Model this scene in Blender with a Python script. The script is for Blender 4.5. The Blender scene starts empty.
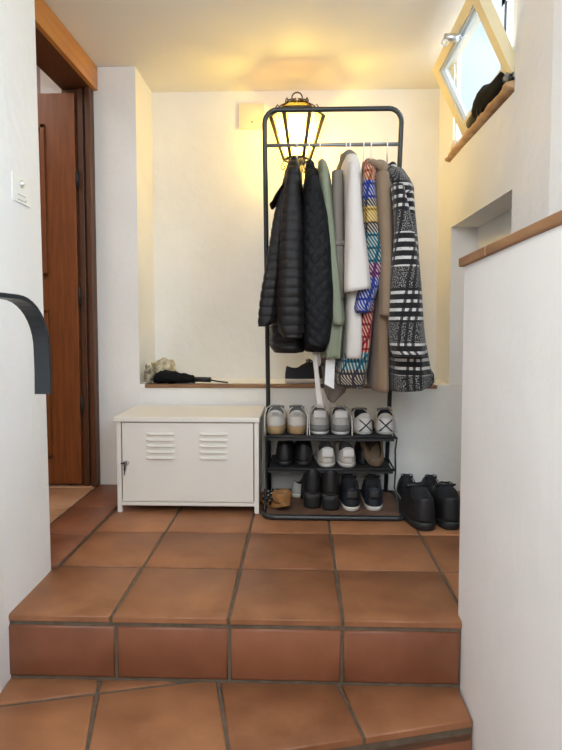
import bpy, bmesh, math, random
from mathutils import Vector, Matrix, noise as mnoise
random.seed(7)
SC = bpy.context.scene
COL = SC.collection
PI = math.pi
R = math.radians

# ------------------------------------------------------------------ camera model
F, CX, CY, CZ = 566., 281., 354.6, .885
PITCH, YAW = R(3.2), R(1.92)
def ray(px, py):
    x = (px-CX)/F; y = -(py-CY)/F
    fy = math.cos(PITCH)+y*math.sin(PITCH); z = -math.sin(PITCH)+y*math.cos(PITCH)
    return (x*math.cos(YAW)-fy*math.sin(YAW), x*math.sin(YAW)+fy*math.cos(YAW), z)
def at(px, py, Y):
    d = ray(px, py); t = Y/d[1]
    return Vector((d[0]*t, Y, CZ+d[2]*t))
def atX(px, py, X):
    d = ray(px, py); t = X/d[0]
    return Vector((X, d[1]*t, CZ+d[2]*t))
def atZ(px, py, Z):
    d = ray(px, py); t = (Z-CZ)/d[2]
    return Vector((d[0]*t, d[1]*t, Z))

cam_d = bpy.data.cameras.new('camera'); cam = bpy.data.objects.new('camera', cam_d); COL.objects.link(cam)
cam.location = (0, 0, CZ); cam.rotation_mode = 'XYZ'
cam.rotation_euler = (PI/2-PITCH, 0, YAW)
cam_d.sensor_fit = 'VERTICAL'; cam_d.sensor_height = 36; cam_d.lens = F/750*36
cam_d.shift_y = (CY-375)/750
cam_d.clip_start = .02
SC.camera = cam

# ------------------------------------------------------------------ materials
def mat(name, col, rough=.6, metal=0., var=0., vscale=8., bump=0., bscale=40., bdist=.002, spec=.5, col2=None, wave=None, sheen=0.):
    m = bpy.data.materials.new(name); m.use_nodes = True
    nt = m.node_tree; b = nt.nodes['Principled BSDF']
    b.inputs['Roughness'].default_value = rough; b.inputs['Metallic'].default_value = metal
    b.inputs['Specular IOR Level'].default_value = spec
    if sheen:
        b.inputs['Sheen Weight'].default_value = sheen
    tc = nt.nodes.new('ShaderNodeTexCoord')
    if var or col2:
        n = nt.nodes.new('ShaderNodeTexNoise'); n.inputs['Scale'].default_value = vscale; n.inputs['Detail'].default_value = 5
        if wave:
            mp = nt.nodes.new('ShaderNodeMapping'); mp.inputs['Scale'].default_value = wave
            nt.links.new(tc.outputs['Object'], mp.inputs[0]); nt.links.new(mp.outputs[0], n.inputs['Vector'])
        else:
            nt.links.new(tc.outputs['Object'], n.inputs['Vector'])
        mx = nt.nodes.new('ShaderNodeMix'); mx.data_type = 'RGBA'
        c2 = col2 or tuple(max(0, c*(1-var)) for c in col)
        mx.inputs[6].default_value = (*c2, 1)
        mx.inputs[7].default_value = (*(min(1, c*(1+var*.5)) for c in col), 1) if not col2 else (*col, 1)
        mr = nt.nodes.new('ShaderNodeMapRange'); mr.inputs['From Min'].default_value = .3; mr.inputs['From Max'].default_value = .7
        nt.links.new(n.outputs['Fac'], mr.inputs['Value']); nt.links.new(mr.outputs[0], mx.inputs[0])
        nt.links.new(mx.outputs[2], b.inputs['Base Color'])
    else:
        b.inputs['Base Color'].default_value = (*col, 1)
    if bump:
        n2 = nt.nodes.new('ShaderNodeTexNoise'); n2.inputs['Scale'].default_value = bscale; n2.inputs['Detail'].default_value = 4
        nt.links.new(tc.outputs['Object'], n2.inputs['Vector'])
        bp = nt.nodes.new('ShaderNodeBump'); bp.inputs['Strength'].default_value = bump; bp.inputs['Distance'].default_value = bdist
        nt.links.new(n2.outputs['Fac'], bp.inputs['Height']); nt.links.new(bp.outputs[0], b.inputs['Normal'])
    return m

M = {}
M['plaster'] = mat('rough white plaster', (.84, .825, .80), .85, var=.03, vscale=3, bump=.6, bscale=14, bdist=.006, spec=.2)
M['plaster_rough'] = mat('trowelled plaster', (.83, .81, .76), .85, var=.04, vscale=4, bump=.5, bscale=18, bdist=.006, spec=.2)
M['ceil'] = mat('ceiling plaster', (.80, .785, .75), .9, bump=.4, bscale=9, bdist=.006, spec=.2)
M['pink'] = mat('pale pink plaster', (.62, .50, .48), .85, spec=.2)
M['grout'] = mat('grey cement grout', (.125, .092, .062), .9, var=.3, vscale=30, bump=.5, bscale=120)
M['door'] = mat('varnished door wood', (.27, .082, .018), .38, col2=(.17, .048, .011), vscale=6, wave=(9, 9, .7), bump=.1, bscale=60)
M['door_dark'] = mat('dark door frame wood', (.10, .035, .012), .45, var=.35, vscale=6, wave=(9, 9, .7))
M['beam'] = mat('honey varnished wood', (.55, .235, .05), .35, col2=(.42, .17, .034), vscale=5, wave=(9, .8, 9))
M['shelfwood'] = mat('worn plank wood', (.30, .16, .075), .6, col2=(.20, .095, .04), vscale=6, wave=(1, 9, 9), bump=.3, bscale=50)
M['capwood'] = mat('cap board wood', (.36, .19, .09), .6, col2=(.25, .12, .055), vscale=6, wave=(9, 1.2, 9), bump=.3, bscale=50)
M['sillwood'] = mat('weathered sill wood', (.60, .38, .19), .7, col2=(.36, .19, .085), vscale=14, bump=.8, bscale=30, bdist=.006)
M['cabinet'] = mat('cream painted steel', (.77, .73, .655), .42, var=.01)
M['cab_dark'] = mat('cabinet inside', (.25, .235, .21), .6)
M['rackmetal'] = mat('charcoal powder coated steel', (.014, .016, .018), .38, metal=.0, spec=.6)
M['railmetal'] = mat('grey steel rail', (.26, .27, .28), .35, metal=.6)
M['mesh'] = mat('black shelf fabric', (.012, .012, .013), .8, var=.3, vscale=60, bump=.3, bscale=300)
M['mat_brown'] = mat('brown shelf board', (.16, .085, .05), .75, var=.3, vscale=12)
M['chrome'] = mat('bright steel', (.75, .75, .75), .3, metal=.9)
M['black_plastic'] = mat('black plastic', (.010, .010, .011), .4)
M['iron'] = mat('wrought iron', (.075, .055, .035), .5, metal=.3)
M['white_plastic'] = mat('white plastic', (.82, .82, .81), .35)
M['plate'] = mat('cream cover plate', (.70, .60, .46), .5)
M['rail_black'] = mat('blackened handrail steel', (.013, .017, .021), .42, spec=.45)
M['winframe'] = mat('cream painted window wood', (.80, .68, .42), .5, var=.05, vscale=6)
M['winwhite'] = mat('white painted window frame', (.72, .76, .80), .5)
M['dark_gap'] = mat('dark rubber seal', (.03, .03, .032), .6)
M['paper'] = mat('white paper', (.80, .78, .75), .8, var=.06, vscale=25)

# terracotta: colour of each tile stored per corner
def tile_mat(name, a, b, rough):
    m = bpy.data.materials.new(name); m.use_nodes = True; nt = m.node_tree; bs = nt.nodes['Principled BSDF']
    at_ = nt.nodes.new('ShaderNodeAttribute'); at_.attribute_name = 'tone'
    tc = nt.nodes.new('ShaderNodeTexCoord')
    n = nt.nodes.new('ShaderNodeTexNoise'); n.inputs['Scale'].default_value = 5.5; n.inputs['Detail'].default_value = 7; n.inputs['Roughness'].default_value = .6
    nt.links.new(tc.outputs['Object'], n.inputs['Vector'])
    ad = nt.nodes.new('ShaderNodeMath'); ad.operation = 'MULTIPLY_ADD'; ad.inputs[1].default_value = 1.3; ad.inputs[2].default_value = -.65
    nt.links.new(n.outputs['Fac'], ad.inputs[0])
    su = nt.nodes.new('ShaderNodeMath'); su.operation = 'ADD'; nt.links.new(ad.outputs[0], su.inputs[0]); nt.links.new(at_.outputs['Fac'], su.inputs[1])
    cr = nt.nodes.new('ShaderNodeValToRGB'); cr.color_ramp.elements[0].color = (*a, 1); cr.color_ramp.elements[1].color = (*b, 1)
    cr.color_ramp.elements[0].position = .15; cr.color_ramp.elements[1].position = .85
    nt.links.new(su.outputs[0], cr.inputs[0])
    # scratches
    n3 = nt.nodes.new('ShaderNodeTexNoise'); n3.inputs['Scale'].default_value = 60; n3.inputs['Detail'].default_value = 3
    nt.links.new(tc.outputs['Object'], n3.inputs['Vector'])
    mx = nt.nodes.new('ShaderNodeMix'); mx.data_type = 'RGBA'; mx.blend_type = 'MULTIPLY'; mx.inputs[0].default_value = .35
    nt.links.new(cr.outputs[0], mx.inputs[6]); nt.links.new(n3.outputs['Fac'], mx.inputs[7])
    nt.links.new(cr.outputs[0], bs.inputs['Base Color'])
    bs.inputs['Roughness'].default_value = rough
    mr = nt.nodes.new('ShaderNodeMapRange'); mr.inputs['To Min'].default_value = rough-.12; mr.inputs['To Max'].default_value = rough+.15
    nt.links.new(n.outputs['Fac'], mr.inputs['Value']); nt.links.new(mr.outputs[0], bs.inputs['Roughness'])
    bp = nt.nodes.new('ShaderNodeBump'); bp.inputs['Strength'].default_value = .35; bp.inputs['Distance'].default_value = .004
    nt.links.new(n.outputs['Fac'], bp.inputs['Height']); nt.links.new(bp.outputs[0], bs.inputs['Normal'])
    return m
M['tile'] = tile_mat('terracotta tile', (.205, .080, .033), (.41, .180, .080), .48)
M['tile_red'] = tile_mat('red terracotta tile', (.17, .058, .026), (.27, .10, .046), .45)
M['tile_peach'] = tile_mat('peach tile', (.42, .22, .12), (.58, .34, .20), .5)

def uvmat(name, build, rough=.9, sheen=.0, bump=None):
    """a cloth whose pattern is laid out along the cloth (UV in metres)"""
    m = bpy.data.materials.new(name); m.use_nodes = True; nt = m.node_tree; bs = nt.nodes['Principled BSDF']
    bs.inputs['Roughness'].default_value = rough; bs.inputs['Specular IOR Level'].default_value = .25
    if sheen: bs.inputs['Sheen Weight'].default_value = sheen
    uv = nt.nodes.new('ShaderNodeUVMap'); uv.uv_map = 'uv'
    sp = nt.nodes.new('ShaderNodeSeparateXYZ'); nt.links.new(uv.outputs[0], sp.inputs[0])
    build(nt, bs, uv, sp)
    return m
def math_(nt, op, a, b=None, c=None):
    n = nt.nodes.new('ShaderNodeMath'); n.operation = op
    for i, v in enumerate((a, b, c)):
        if v is None: continue
        if isinstance(v, (int, float)): n.inputs[i].default_value = v
        else: nt.links.new(v, n.inputs[i])
    return n.outputs[0]
def mix_(nt, fac, a, b):
    n = nt.nodes.new('ShaderNodeMix'); n.data_type = 'RGBA'
    for i, v in ((0, fac), (6, a), (7, b)):
        if isinstance(v, tuple): n.inputs[i].default_value = (*v, 1)
        elif isinstance(v, (int, float)): n.inputs[i].default_value = v
        else: nt.links.new(v, n.inputs[i])
    return n.outputs[2]
def noise_(nt, vec, scale, detail=3):
    n = nt.nodes.new('ShaderNodeTexNoise'); n.inputs['Scale'].default_value = scale; n.inputs['Detail'].default_value = detail
    if vec is not None: nt.links.new(vec, n.inputs['Vector'])
    return n.outputs['Fac']
def stripes(nt, x, period, lo, hi):
    """1 where frac(x/period) in [lo,hi]"""
    fr = math_(nt, 'FRACT', math_(nt, 'DIVIDE', x, period))
    return math_(nt, 'MULTIPLY', math_(nt, 'GREATER_THAN', fr, lo), math_(nt, 'LESS_THAN', fr, hi))
def bump_(nt, bs, h, st, dist):
    bp = nt.nodes.new('ShaderNodeBump'); bp.inputs['Strength'].default_value = st; bp.inputs['Distance'].default_value = dist
    nt.links.new(h, bp.inputs['Height']); nt.links.new(bp.outputs[0], bs.inputs['Normal'])

def b_plaid(nt, bs, uv, sp):
    u, v = sp.outputs[0], sp.outputs[1]
    base = mix_(nt, math_(nt, 'GREATER_THAN', noise_(nt, uv.outputs[0], 210, 2), .54), (.010, .009, .009), (.27, .25, .235))
    # ruled groups of white lines across
    g1 = stripes(nt, v, .222, .0, .62)
    l1 = math_(nt, 'MULTIPLY', stripes(nt, v, .0345, .0, .36), g1)
    g2 = stripes(nt, u, .14, .0, .60)
    l2 = math_(nt, 'MULTIPLY', stripes(nt, u, .028, .0, .45), g2)
    weave = math_(nt, 'GREATER_THAN', noise_(nt, uv.outputs[0], 150, 2), .36)
    dk = math_(nt, 'MULTIPLY', g1, math_(nt, 'SUBTRACT', 1., l1))
    c = mix_(nt, dk, base, (.014, .012, .012))
    c = mix_(nt, math_(nt, 'MULTIPLY', l1, weave), c, (.56, .53, .50))
    c = mix_(nt, math_(nt, 'MULTIPLY', l2, .9), c, (.010, .009, .010))
    nt.links.new(c, bs.inputs['Base Color'])
    bump_(nt, bs, noise_(nt, uv.outputs[0], 220, 2), .5, .004)
M['plaid'] = uvmat('black and white checked wool', b_plaid, .95, .2)

def tweed(bands, z_hi, z_lo):
    def b(nt, bs, uv, sp):
        u, v = sp.outputs[0], sp.outputs[1]
        t = nt.nodes.new('ShaderNodeMapRange'); t.inputs['From Min'].default_value = z_lo; t.inputs['From Max'].default_value = z_hi
        wob = math_(nt, 'MULTIPLY_ADD', noise_(nt, uv.outputs[0], 60, 2), .012, v)
        nt.links.new(wob, t.inputs['Value'])
        cr = nt.nodes.new('ShaderNodeValToRGB'); cr.color_ramp.interpolation = 'CONSTANT'
        el = cr.color_ramp.elements
        el[0].position = 0; el[0].color = (*bands[0][1], 1); el[1].position = bands[1][0]; el[1].color = (*bands[1][1], 1)
        for p, c in bands[2:]:
            e = el.new(p); e.color = (*c, 1)
        nt.links.new(t.outputs[0], cr.inputs[0])
        # diagonal woven flecks, cream and black
        d = math_(nt, 'ADD', u, math_(nt, 'MULTIPLY', v, .8))
        f1 = stripes(nt, d, .0135, 0, .36)
        big = stripes(nt, v, .052, .0, .80)
        big2 = stripes(nt, u, .060, .0, .80)
        f2 = math_(nt, 'MULTIPLY', f1, math_(nt, 'MULTIPLY', big, big2))
        c = mix_(nt, math_(nt, 'MULTIPLY', f2, .7), cr.outputs[0], (.62, .54, .40))
        f3 = math_(nt, 'SUBTRACT', 1., math_(nt, 'MULTIPLY', big, big2))
        c = mix_(nt, math_(nt, 'MULTIPLY', math_(nt, 'MULTIPLY', f3, stripes(nt, d, .0135, .4, .85)), .85), c, (.012, .012, .018))
        nt.links.new(c, bs.inputs['Base Color'])
        bump_(nt, bs, f1, .5, .002)
    return b
RED, BLU, TEA, YEL, PUR, GRY, ORA, CHR = (.30, .022, .022), (.02, .045, .26), (.015, .11, .15), (.42, .25, .03), (.12, .022, .10), (.045, .035, .04), (.38, .10, .03), (.025, .025, .04)
M['tweed_body'] = uvmat('multicoloured tweed body', tweed([(0, BLU), (.03, GRY), (.13, TEA), (.2, RED), (.36, PUR), (.5, TEA), (.62, YEL), (.74, BLU), (.86, ORA)], 1.62, .55), .95, .15)
M['tweed_sleeve'] = uvmat('multicoloured tweed sleeve', tweed([(0, BLU), (.22, PUR), (.31, TEA), (.50, GRY), (.56, YEL), (.66, GRY), (.70, BLU), (.82, ORA), (.90, RED)], 1.59, .93), .95, .15)

def b_diamond(nt, bs, uv, sp):
    u, v = sp.outputs[0], sp.outputs[1]
    bs.inputs['Base Color'].default_value = (.0052, .0052, .0060, 1); bs.inputs['Roughness'].default_value = .7
    a = math_(nt, 'PINGPONG', math_(nt, 'ADD', u, v), .028); b = math_(nt, 'PINGPONG', math_(nt, 'SUBTRACT', u, v), .028)
    h = math_(nt, 'POWER', math_(nt, 'MULTIPLY', math_(nt, 'MULTIPLY', a, b), 1300.), .4)
    bump_(nt, bs, h, .55, .012)
M['diamond'] = uvmat('black diamond quilted cloth', b_diamond, .62)
def b_plain(col, col2, sc=120, rough=.9, st=.3):
    def b(nt, bs, uv, sp):
        n = noise_(nt, uv.outputs[0], 8, 3)
        nt.links.new(mix_(nt, n, col, col2), bs.inputs['Base Color'])
        bump_(nt, bs, noise_(nt, uv.outputs[0], sc, 2), st, .002)
    return b
M['puffer'] = uvmat('brown black padded nylon', b_plain((.0085, .0068, .0064), (.012, .0098, .0092), 60, .5, .5), .52)
M['puffer_in'] = mat('black lining', (.006, .006, .006), .8)
M['sage'] = uvmat('sage green cotton', b_plain((.20, .215, .145), (.25, .265, .185)), .9)
M['taupe'] = uvmat('taupe cotton', b_plain((.175, .15, .125), (.22, .19, .16)), .9)
M['cream'] = uvmat('cream wool', b_plain((.60, .54, .49), (.66, .60, .55)), .95, .15)
M['camel'] = uvmat('camel wool', b_plain((.215, .145, .092), (.26, .18, .115)), .95, .15)
M['camel_dark'] = mat('brown lining', (.12, .075, .045), .8)

# shoe materials
def sm(n, c, r=.6, **k): M[n] = mat(n, c, r, **k)
sm('shoe_cream', (.56, .52, .46), .6, var=.06, vscale=30); sm('shoe_white', (.68, .66, .63), .5, var=.05, vscale=30)
sm('shoe_grey', (.20, .195, .185), .75); sm('shoe_lightgrey', (.43, .41, .38), .7); sm('gum', (.35, .225, .105), .6)
sm('shoe_black', (.008, .008, .009), .55, var=.3, vscale=30, bump=.2, bscale=150); sm('shoe_navy', (.011, .014, .024), .65, var=.3, vscale=30, bump=.2, bscale=150)
sm('shoe_brown', (.16, .105, .062), .7, var=.25, vscale=30); sm('insole_brown', (.030, .018, .012), .8)
sm('tan_leather', (.33, .155, .05), .55, var=.3, vscale=30); sm('insole_dark', (.02, .02, .021), .9); sm('insole_grey', (.15, .145, .14), .9)
sm('sole_offwhite', (.60, .57, .51), .6); sm('sole_black', (.010, .010, .010), .6); sm('lace_white', (.66, .64, .60), .8); sm('lace_black', (.014, .014, .014), .8)
sm('text_grey', (.14, .135, .13), .7)
sm('nylon_black', (.006, .006, .007), .85, spec=.15, bump=.4, bscale=40, bdist=.006); sm('olive', (.055, .048, .022), .6)

# ------------------------------------------------------------------ mesh helpers
class MB:
    def __init__(s): s.bm = bmesh.new(); s.uv = s.bm.loops.layers.uv.new('uv'); s.tone = s.bm.loops.layers.float_color.new('tone')
    def face(s, vs, smooth=False, mi=0, uvs=None, tone=None):
        try: f = s.bm.faces.new(vs)
        except ValueError: return None
        f.smooth = smooth; f.material_index = mi
        for i, l in enumerate(f.loops):
            if uvs: l[s.uv].uv = uvs[i]
            if tone is not None: l[s.tone] = (tone, tone, tone, 1)
        return f
    def box(s, lo, hi, bev=0., mi=0, mtx=None):
        lo = Vector(lo); hi = Vector(hi)
        g = bmesh.ops.create_cube(s.bm, size=1)
        vs = g['verts']
        c = (lo+hi)/2; d = hi-lo
        for v in vs:
            v.co = Vector((c.x+v.co.x*d.x, c.y+v.co.y*d.y, c.z+v.co.z*d.z))
        es = list({e for v in vs for e in v.link_edges}); fs = list({f for v in vs for f in v.link_faces})
        for f in fs: f.material_index = mi
        if bev:
            r = bmesh.ops.bevel(s.bm, geom=es, offset=bev, segments=2, affect='EDGES', profile=.5, clamp_overlap=True)
            vs = list({v for v in r['verts']} | {v for f in r['faces'] for v in f.verts} | {v for v in vs if v.is_valid})
            for f in {f for v in vs for f in v.link_faces}: f.material_index = mi
        if mtx is not None:
            for v in vs: v.co = mtx @ v.co
        return vs
    def loft(s, rings, cap0=True, cap1=True, smooth=True, mi=0, closed=True, uv0=(0, 0)):
        """rings: list of lists of points"""
        R_ = [[s.bm.verts.new(p) for p in r] for r in rings]
        n = len(rings[0]); m = n if closed else n-1
        us = []
        for r in rings:
            a = [0.]
            for i in range(n): a.append(a[-1]+(Vector(r[(i+1) % n])-Vector(r[i])).length)
            us.append(a)
        for k in range(len(rings)-1):
            for i in range(m):
                j = (i+1) % n
                vs = [R_[k][i], R_[k][j], R_[k+1][j], R_[k+1][i]]
                if len(set(vs)) < 4: continue
                uvs = [(uv0[0]+us[0][i]*.0+us[k][i], rings[k][i][2]), (us[k][i+1], rings[k][j][2]), (us[k+1][i+1], rings[k+1][j][2]), (us[k+1][i], rings[k+1][i][2])]
                s.face(vs, smooth, mi, uvs)
        if closed and cap0: s.face(list(reversed(R_[0])), False, mi, [(p[0]+p[1], p[2]) for p in reversed(rings[0])])
        if closed and cap1: s.face(R_[-1], False, mi, [(p[0]+p[1], p[2]) for p in rings[-1]])
    def tube(s, pts, r, seg=10, cyc=False, mi=0, flat=None):
        pts = [Vector(p) for p in pts]; n = len(pts)
        rr = r if isinstance(r, (list, tuple)) else [r]*n
        rings = []; up = None
        for i, p in enumerate(pts):
            if cyc: t = pts[(i+1) % n]-pts[i-1]
            else: t = pts[min(i+1, n-1)]-pts[max(i-1, 0)]
            t.normalize()
            if up is None:
                up = Vector((0, 0, 1)) if abs(t.z) < .9 else Vector((1, 0, 0))
            x = t.cross(up)
            if x.length < 1e-5: x = t.cross(Vector((0, 1, 0)))
            x.normalize(); y = x.cross(t).normalized(); up = y
            rings.append([p+(x*math.cos(2*PI*k/seg)*rr[i]+y*math.sin(2*PI*k/seg)*rr[i]*(flat or 1)) for k in range(seg)])
        if cyc: rings.append(rings[0])
        s.loft(rings, not cyc, not cyc, True, mi)
    def ball(s, c, r, seg=12, mi=0, sc=(1, 1, 1)):
        g = bmesh.ops.create_uvsphere(s.bm, u_segments=seg, v_segments=max(6, seg//2), radius=1)
        for v in g['verts']: v.co = Vector((c[0]+v.co.x*r*sc[0], c[1]+v.co.y*r*sc[1], c[2]+v.co.z*r*sc[2]))
        for f in {f for v in g['verts'] for f in v.link_faces}: f.smooth = True; f.material_index = mi
        return g['verts']
    def prism(s, poly, vec, mi=0, smooth=False, tone=None):
        """extrude polygon (3d points) by vec"""
        vec = Vector(vec); a = [s.bm.verts.new(p) for p in poly]; b = [s.bm.verts.new(Vector(p)+vec) for p in poly]
        n = len(poly)
        for i in range(n): s.face([a[i], a[(i+1) % n], b[(i+1) % n], b[i]], smooth, mi, None, tone)
        s.face(list(reversed(a)), False, mi, None, tone); s.face(b, False, mi, None, tone)
    def sheet(s, grid, th=.002, mi=0):
        """thick cloth sheet from a grid of points: closed solid"""
        h = len(grid); w = len(grid[0]); V = Vector
        nrm = []
        for i in range(h):
            row = []
            for j in range(w):
                a = V(grid[min(i+1, h-1)][j])-V(grid[max(i-1, 0)][j]); b = V(grid[i][min(j+1, w-1)])-V(grid[i][max(j-1, 0)])
                n = a.cross(b); n = n.normalized() if n.length > 1e-9 else V((0, 1, 0)); row.append(n)
            nrm.append(row)
        A = [[s.bm.verts.new(V(grid[i][j])+nrm[i][j]*th/2) for j in range(w)] for i in range(h)]
        B = [[s.bm.verts.new(V(grid[i][j])-nrm[i][j]*th/2) for j in range(w)] for i in range(h)]
        def uvq(q): return [(v.co.x+v.co.y, v.co.z) for v in q]
        for i in range(h-1):
            for j in range(w-1):
                q = [A[i][j], A[i][j+1], A[i+1][j+1], A[i+1][j]]; s.face(q, True, mi, uvq(q))
                q = [B[i][j], B[i+1][j], B[i+1][j+1], B[i][j+1]]; s.face(q, True, mi, uvq(q))
        ed = [(0, j) for j in range(w)]+[(i, w-1) for i in range(1, h)]+[(h-1, j) for j in range(w-2, -1, -1)]+[(i, 0) for i in range(h-2, 0, -1)]
        for k in range(len(ed)):
            (i, j), (p, q) = ed[k], ed[(k+1) % len(ed)]
            f = [A[i][j], B[i][j], B[p][q], A[p][q]]; s.face(f, False, mi, uvq(f))

def obj(name, mb, m, parent=None, local=False, label=None, recalc=True):
    me = bpy.data.meshes.new(name)
    if recalc: bmesh.ops.recalc_face_normals(mb.bm, faces=mb.bm.faces[:])
    mb.bm.to_mesh(me); mb.bm.free()
    o = bpy.data.objects.new(name, me); COL.objects.link(o)
    for x in (m if isinstance(m, list) else [m]): me.materials.append(M[x] if isinstance(x, str) else x)
    if parent is not None:
        o.parent = parent
        if not local:
            r = parent; off = Vector((0, 0, 0))
            while r is not None: off += Vector(r.location); r = r.parent
            for v in me.vertices: v.co -= off
    if label: o['label'] = label
    return o
def tag(o, label, cat, group=None, kind=None):
    o['label'] = label; o['category'] = cat
    if group: o['group'] = group
    if kind: o['kind'] = kind
    return o
def thing(name, label, cat, loc=(0, 0, 0), rz=0, group=None, rot=None):
    o = bpy.data.objects.new(name, None); COL.objects.link(o); o.empty_display_size = .05
    o.location = loc; o.rotation_euler = rot or (0, 0, rz)
    return tag(o, label, cat, group)
def struct(name, mb, m, label=None, cat=None, parent=None):
    o = obj(name, mb, m, parent)
    if parent is None:
        o['kind'] = 'structure'
        if label: o['label'] = label
        if cat: o['category'] = cat
    return o

# ------------------------------------------------------------------ room shell
XL, XD, XR, YB, YN, ZC = -.87, -1.068, .785, 2.97, 3.3, 2.205
LW = .482                                   # face of the low stair wall
ZT, ZF = -.203, -.39                       # lower tread, hall floor
NOSE = 1.645

def clip(poly, a, b, c):
    """keep a*x+b*y<=c"""
    out = []
    for i in range(len(poly)):
        p, q = poly[i], poly[(i+1) % len(poly)]
        dp, dq = a*p[0]+b*p[1]-c, a*q[0]+b*q[1]-c
        if dp <= 0: out.append(p)
        if dp*dq < 0:
            t = dp/(dp-dq); out.append((p[0]+(q[0]-p[0])*t, p[1]+(q[1]-p[1])*t))
    return out
def inset(poly, d):
    out = poly
    n = len(poly)
    ar = sum(poly[i][0]*poly[(i+1) % n][1]-poly[(i+1) % n][0]*poly[i][1] for i in range(n))
    sg = 1 if ar > 0 else -1
    for i in range(n):
        p, q = poly[i], poly[(i+1) % n]
        ex, ey = q[0]-p[0], q[1]-p[1]; L = math.hypot(ex, ey)
        if L < 1e-6: continue
        nx, ny = ey/L*sg, -ex/L*sg            # outward
        out = clip(out, nx, ny, nx*p[0]+ny*p[1]-d)
        if len(out) < 3: return []
    return out
def tile_slab(mb, poly, z, th, g=.006, to=lambda x, y, z: (x, y, z)):
    a = inset(poly, g)
    if len(a) < 3: return
    b = inset(a, .006)
    if len(b) != len(a) or len(b) < 3:
        b = a
    tone = random.uniform(.28, .72)
    lo = [mb.bm.verts.new(to(x, y, z-th)) for x, y in a]; md = [mb.bm.verts.new(to(x, y, z-.004)) for x, y in a]; up = [mb.bm.verts.new(to(x, y, z)) for x, y in b]
    n = len(a)
    for i in range(n):
        j = (i+1) % n
        mb.face([lo[i], lo[j], md[j], md[i]], False, 0, None, tone)
        mb.face([md[i], md[j], up[j], up[i]], True, 0, None, tone)
    mb.face(up, True, 0, None, tone)
def slab(mb, poly, z0, z1, mi=1):
    mb.prism([(x, y, z0) for x, y in poly], (0, 0, z1-z0), mi)

# landing
mb = MB()
slab(mb, [(XD, NOSE+.012), (.95, NOSE+.012), (.95, YN), (XD, YN)], -.05, -.006)
xs = [-.92, -.57, -.213, .13, .505, .95]; ys = [NOSE-.004, 1.994, 2.344, 2.692, 3.04, 3.3]
for i in range(len(xs)-1):
    for j in range(len(ys)-1):
        p = [(xs[i], ys[j]), (xs[i+1], ys[j]), (xs[i+1], ys[j+1]), (xs[i], ys[j+1])]
        if j == 0 or True: tile_slab(mb, p, 0, .019, .0052)
struct('floor', mb, ['tile', 'grout'], 'terracotta tiled landing at the top of the step')
# riser below the landing nose
mb = MB()
mb.box((-.93, NOSE+.006, ZT-.12), (.48, NOSE+.20, -.019), 0, 1)
bx = [-.93, -.556, -.211, .128, .48]
for i in range(4):
    tile_slab(mb, [(bx[i], ZT+.006), (bx[i+1], ZT+.006), (bx[i+1], -.028), (bx[i], -.028)], 0, .012, .005, lambda x, y, z: (x, NOSE-.0005-z, y))
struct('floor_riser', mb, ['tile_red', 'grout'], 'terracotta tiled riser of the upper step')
# lower winding tread
TA = math.atan2(1.508-1.398, .482-.028); cu, su_ = math.cos(TA), math.sin(TA)
def edge_y(x): return 1.398+(x-.027)*math.tan(TA)
def uvp(u, v): return (.027+u*cu-v*su_, 1.398+u*su_+v*cu)
region = [(-.93, edge_y(-.93)), (.48, edge_y(.48)), (.48, NOSE+.02), (-.93, NOSE+.02)]
def clip_region(p, reg):
    n = len(reg)
    for i in range(n):
        a, b = reg[i], reg[(i+1) % n]
        ex, ey = b[0]-a[0], b[1]-a[1]
        p = clip(p, ey, -ex, ey*a[0]-ex*a[1])
        if len(p) < 3: return []
    return p
mb = MB()
slab(mb, inset(region, .008), ZT-.06, ZT-.006)
us = [-1.35, -.90, -.56, -.205, .15, .50, .85]; vs_ = [-.003, .335, .68, 1.03]
for i in range(len(us)-1):
    for j in range(len(vs_)-1):
        p = clip_region([uvp(us[i], vs_[j]), uvp(us[i+1], vs_[j]), uvp(us[i+1], vs_[j+1]), uvp(us[i], vs_[j+1])], region)
        if len(p) >= 3: tile_slab(mb, p, ZT, .02, .0052)
struct('floor_tread', mb, ['tile', 'grout'], 'terracotta tiled lower step tread laid at a slant')
mb = MB()
p = [uvp(-1.05, .02), uvp(.47, .02), uvp(.47, .12), uvp(-1.05, .12)]
slab(mb, p, ZF-.05, ZT-.02)
for i in range(len(us)-1):
    a, b = us[i], us[i+1]
    if b > .49: b = .47
    if a >= b or a < -1.3: continue
    tile_slab(mb, [(a, ZF+.006), (b, ZF+.006), (b, ZT-.03), (a, ZT-.03)], 0, .015, .005, lambda x, y, z: (*uvp(x, .008-z), y))
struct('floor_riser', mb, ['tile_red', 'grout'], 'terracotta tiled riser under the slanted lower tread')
mb = MB()
reg = [(-.95, -1.6), (1.5, -1.6), (1.5, 1.84), (LW+.1, 1.84), (LW+.1, edge_y(LW)), (-.95, edge_y(-.95))]
slab(mb, [(-.95, -1.6), (1.5, -1.6), (1.5, 1.9), (-.95, 1.9)], ZF-.06, ZF-.006)
for i in range(-5, 6):
    for j in range(-10, 3):
        q = [uvp(i*.35, j*.35), uvp(i*.35+.35, j*.35), uvp(i*.35+.35, j*.35+.35), uvp(i*.35, j*.35+.35)]
        q = clip_region(q, [(-.94, -1.58), (1.48, -1.58), (1.48, 1.83), (-.94, 1.83)])
        if len(q) >= 3: tile_slab(mb, q, ZF, .02, .0065)
struct('floor_hall', mb, ['tile', 'grout'], 'terracotta hall floor below the steps')

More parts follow.
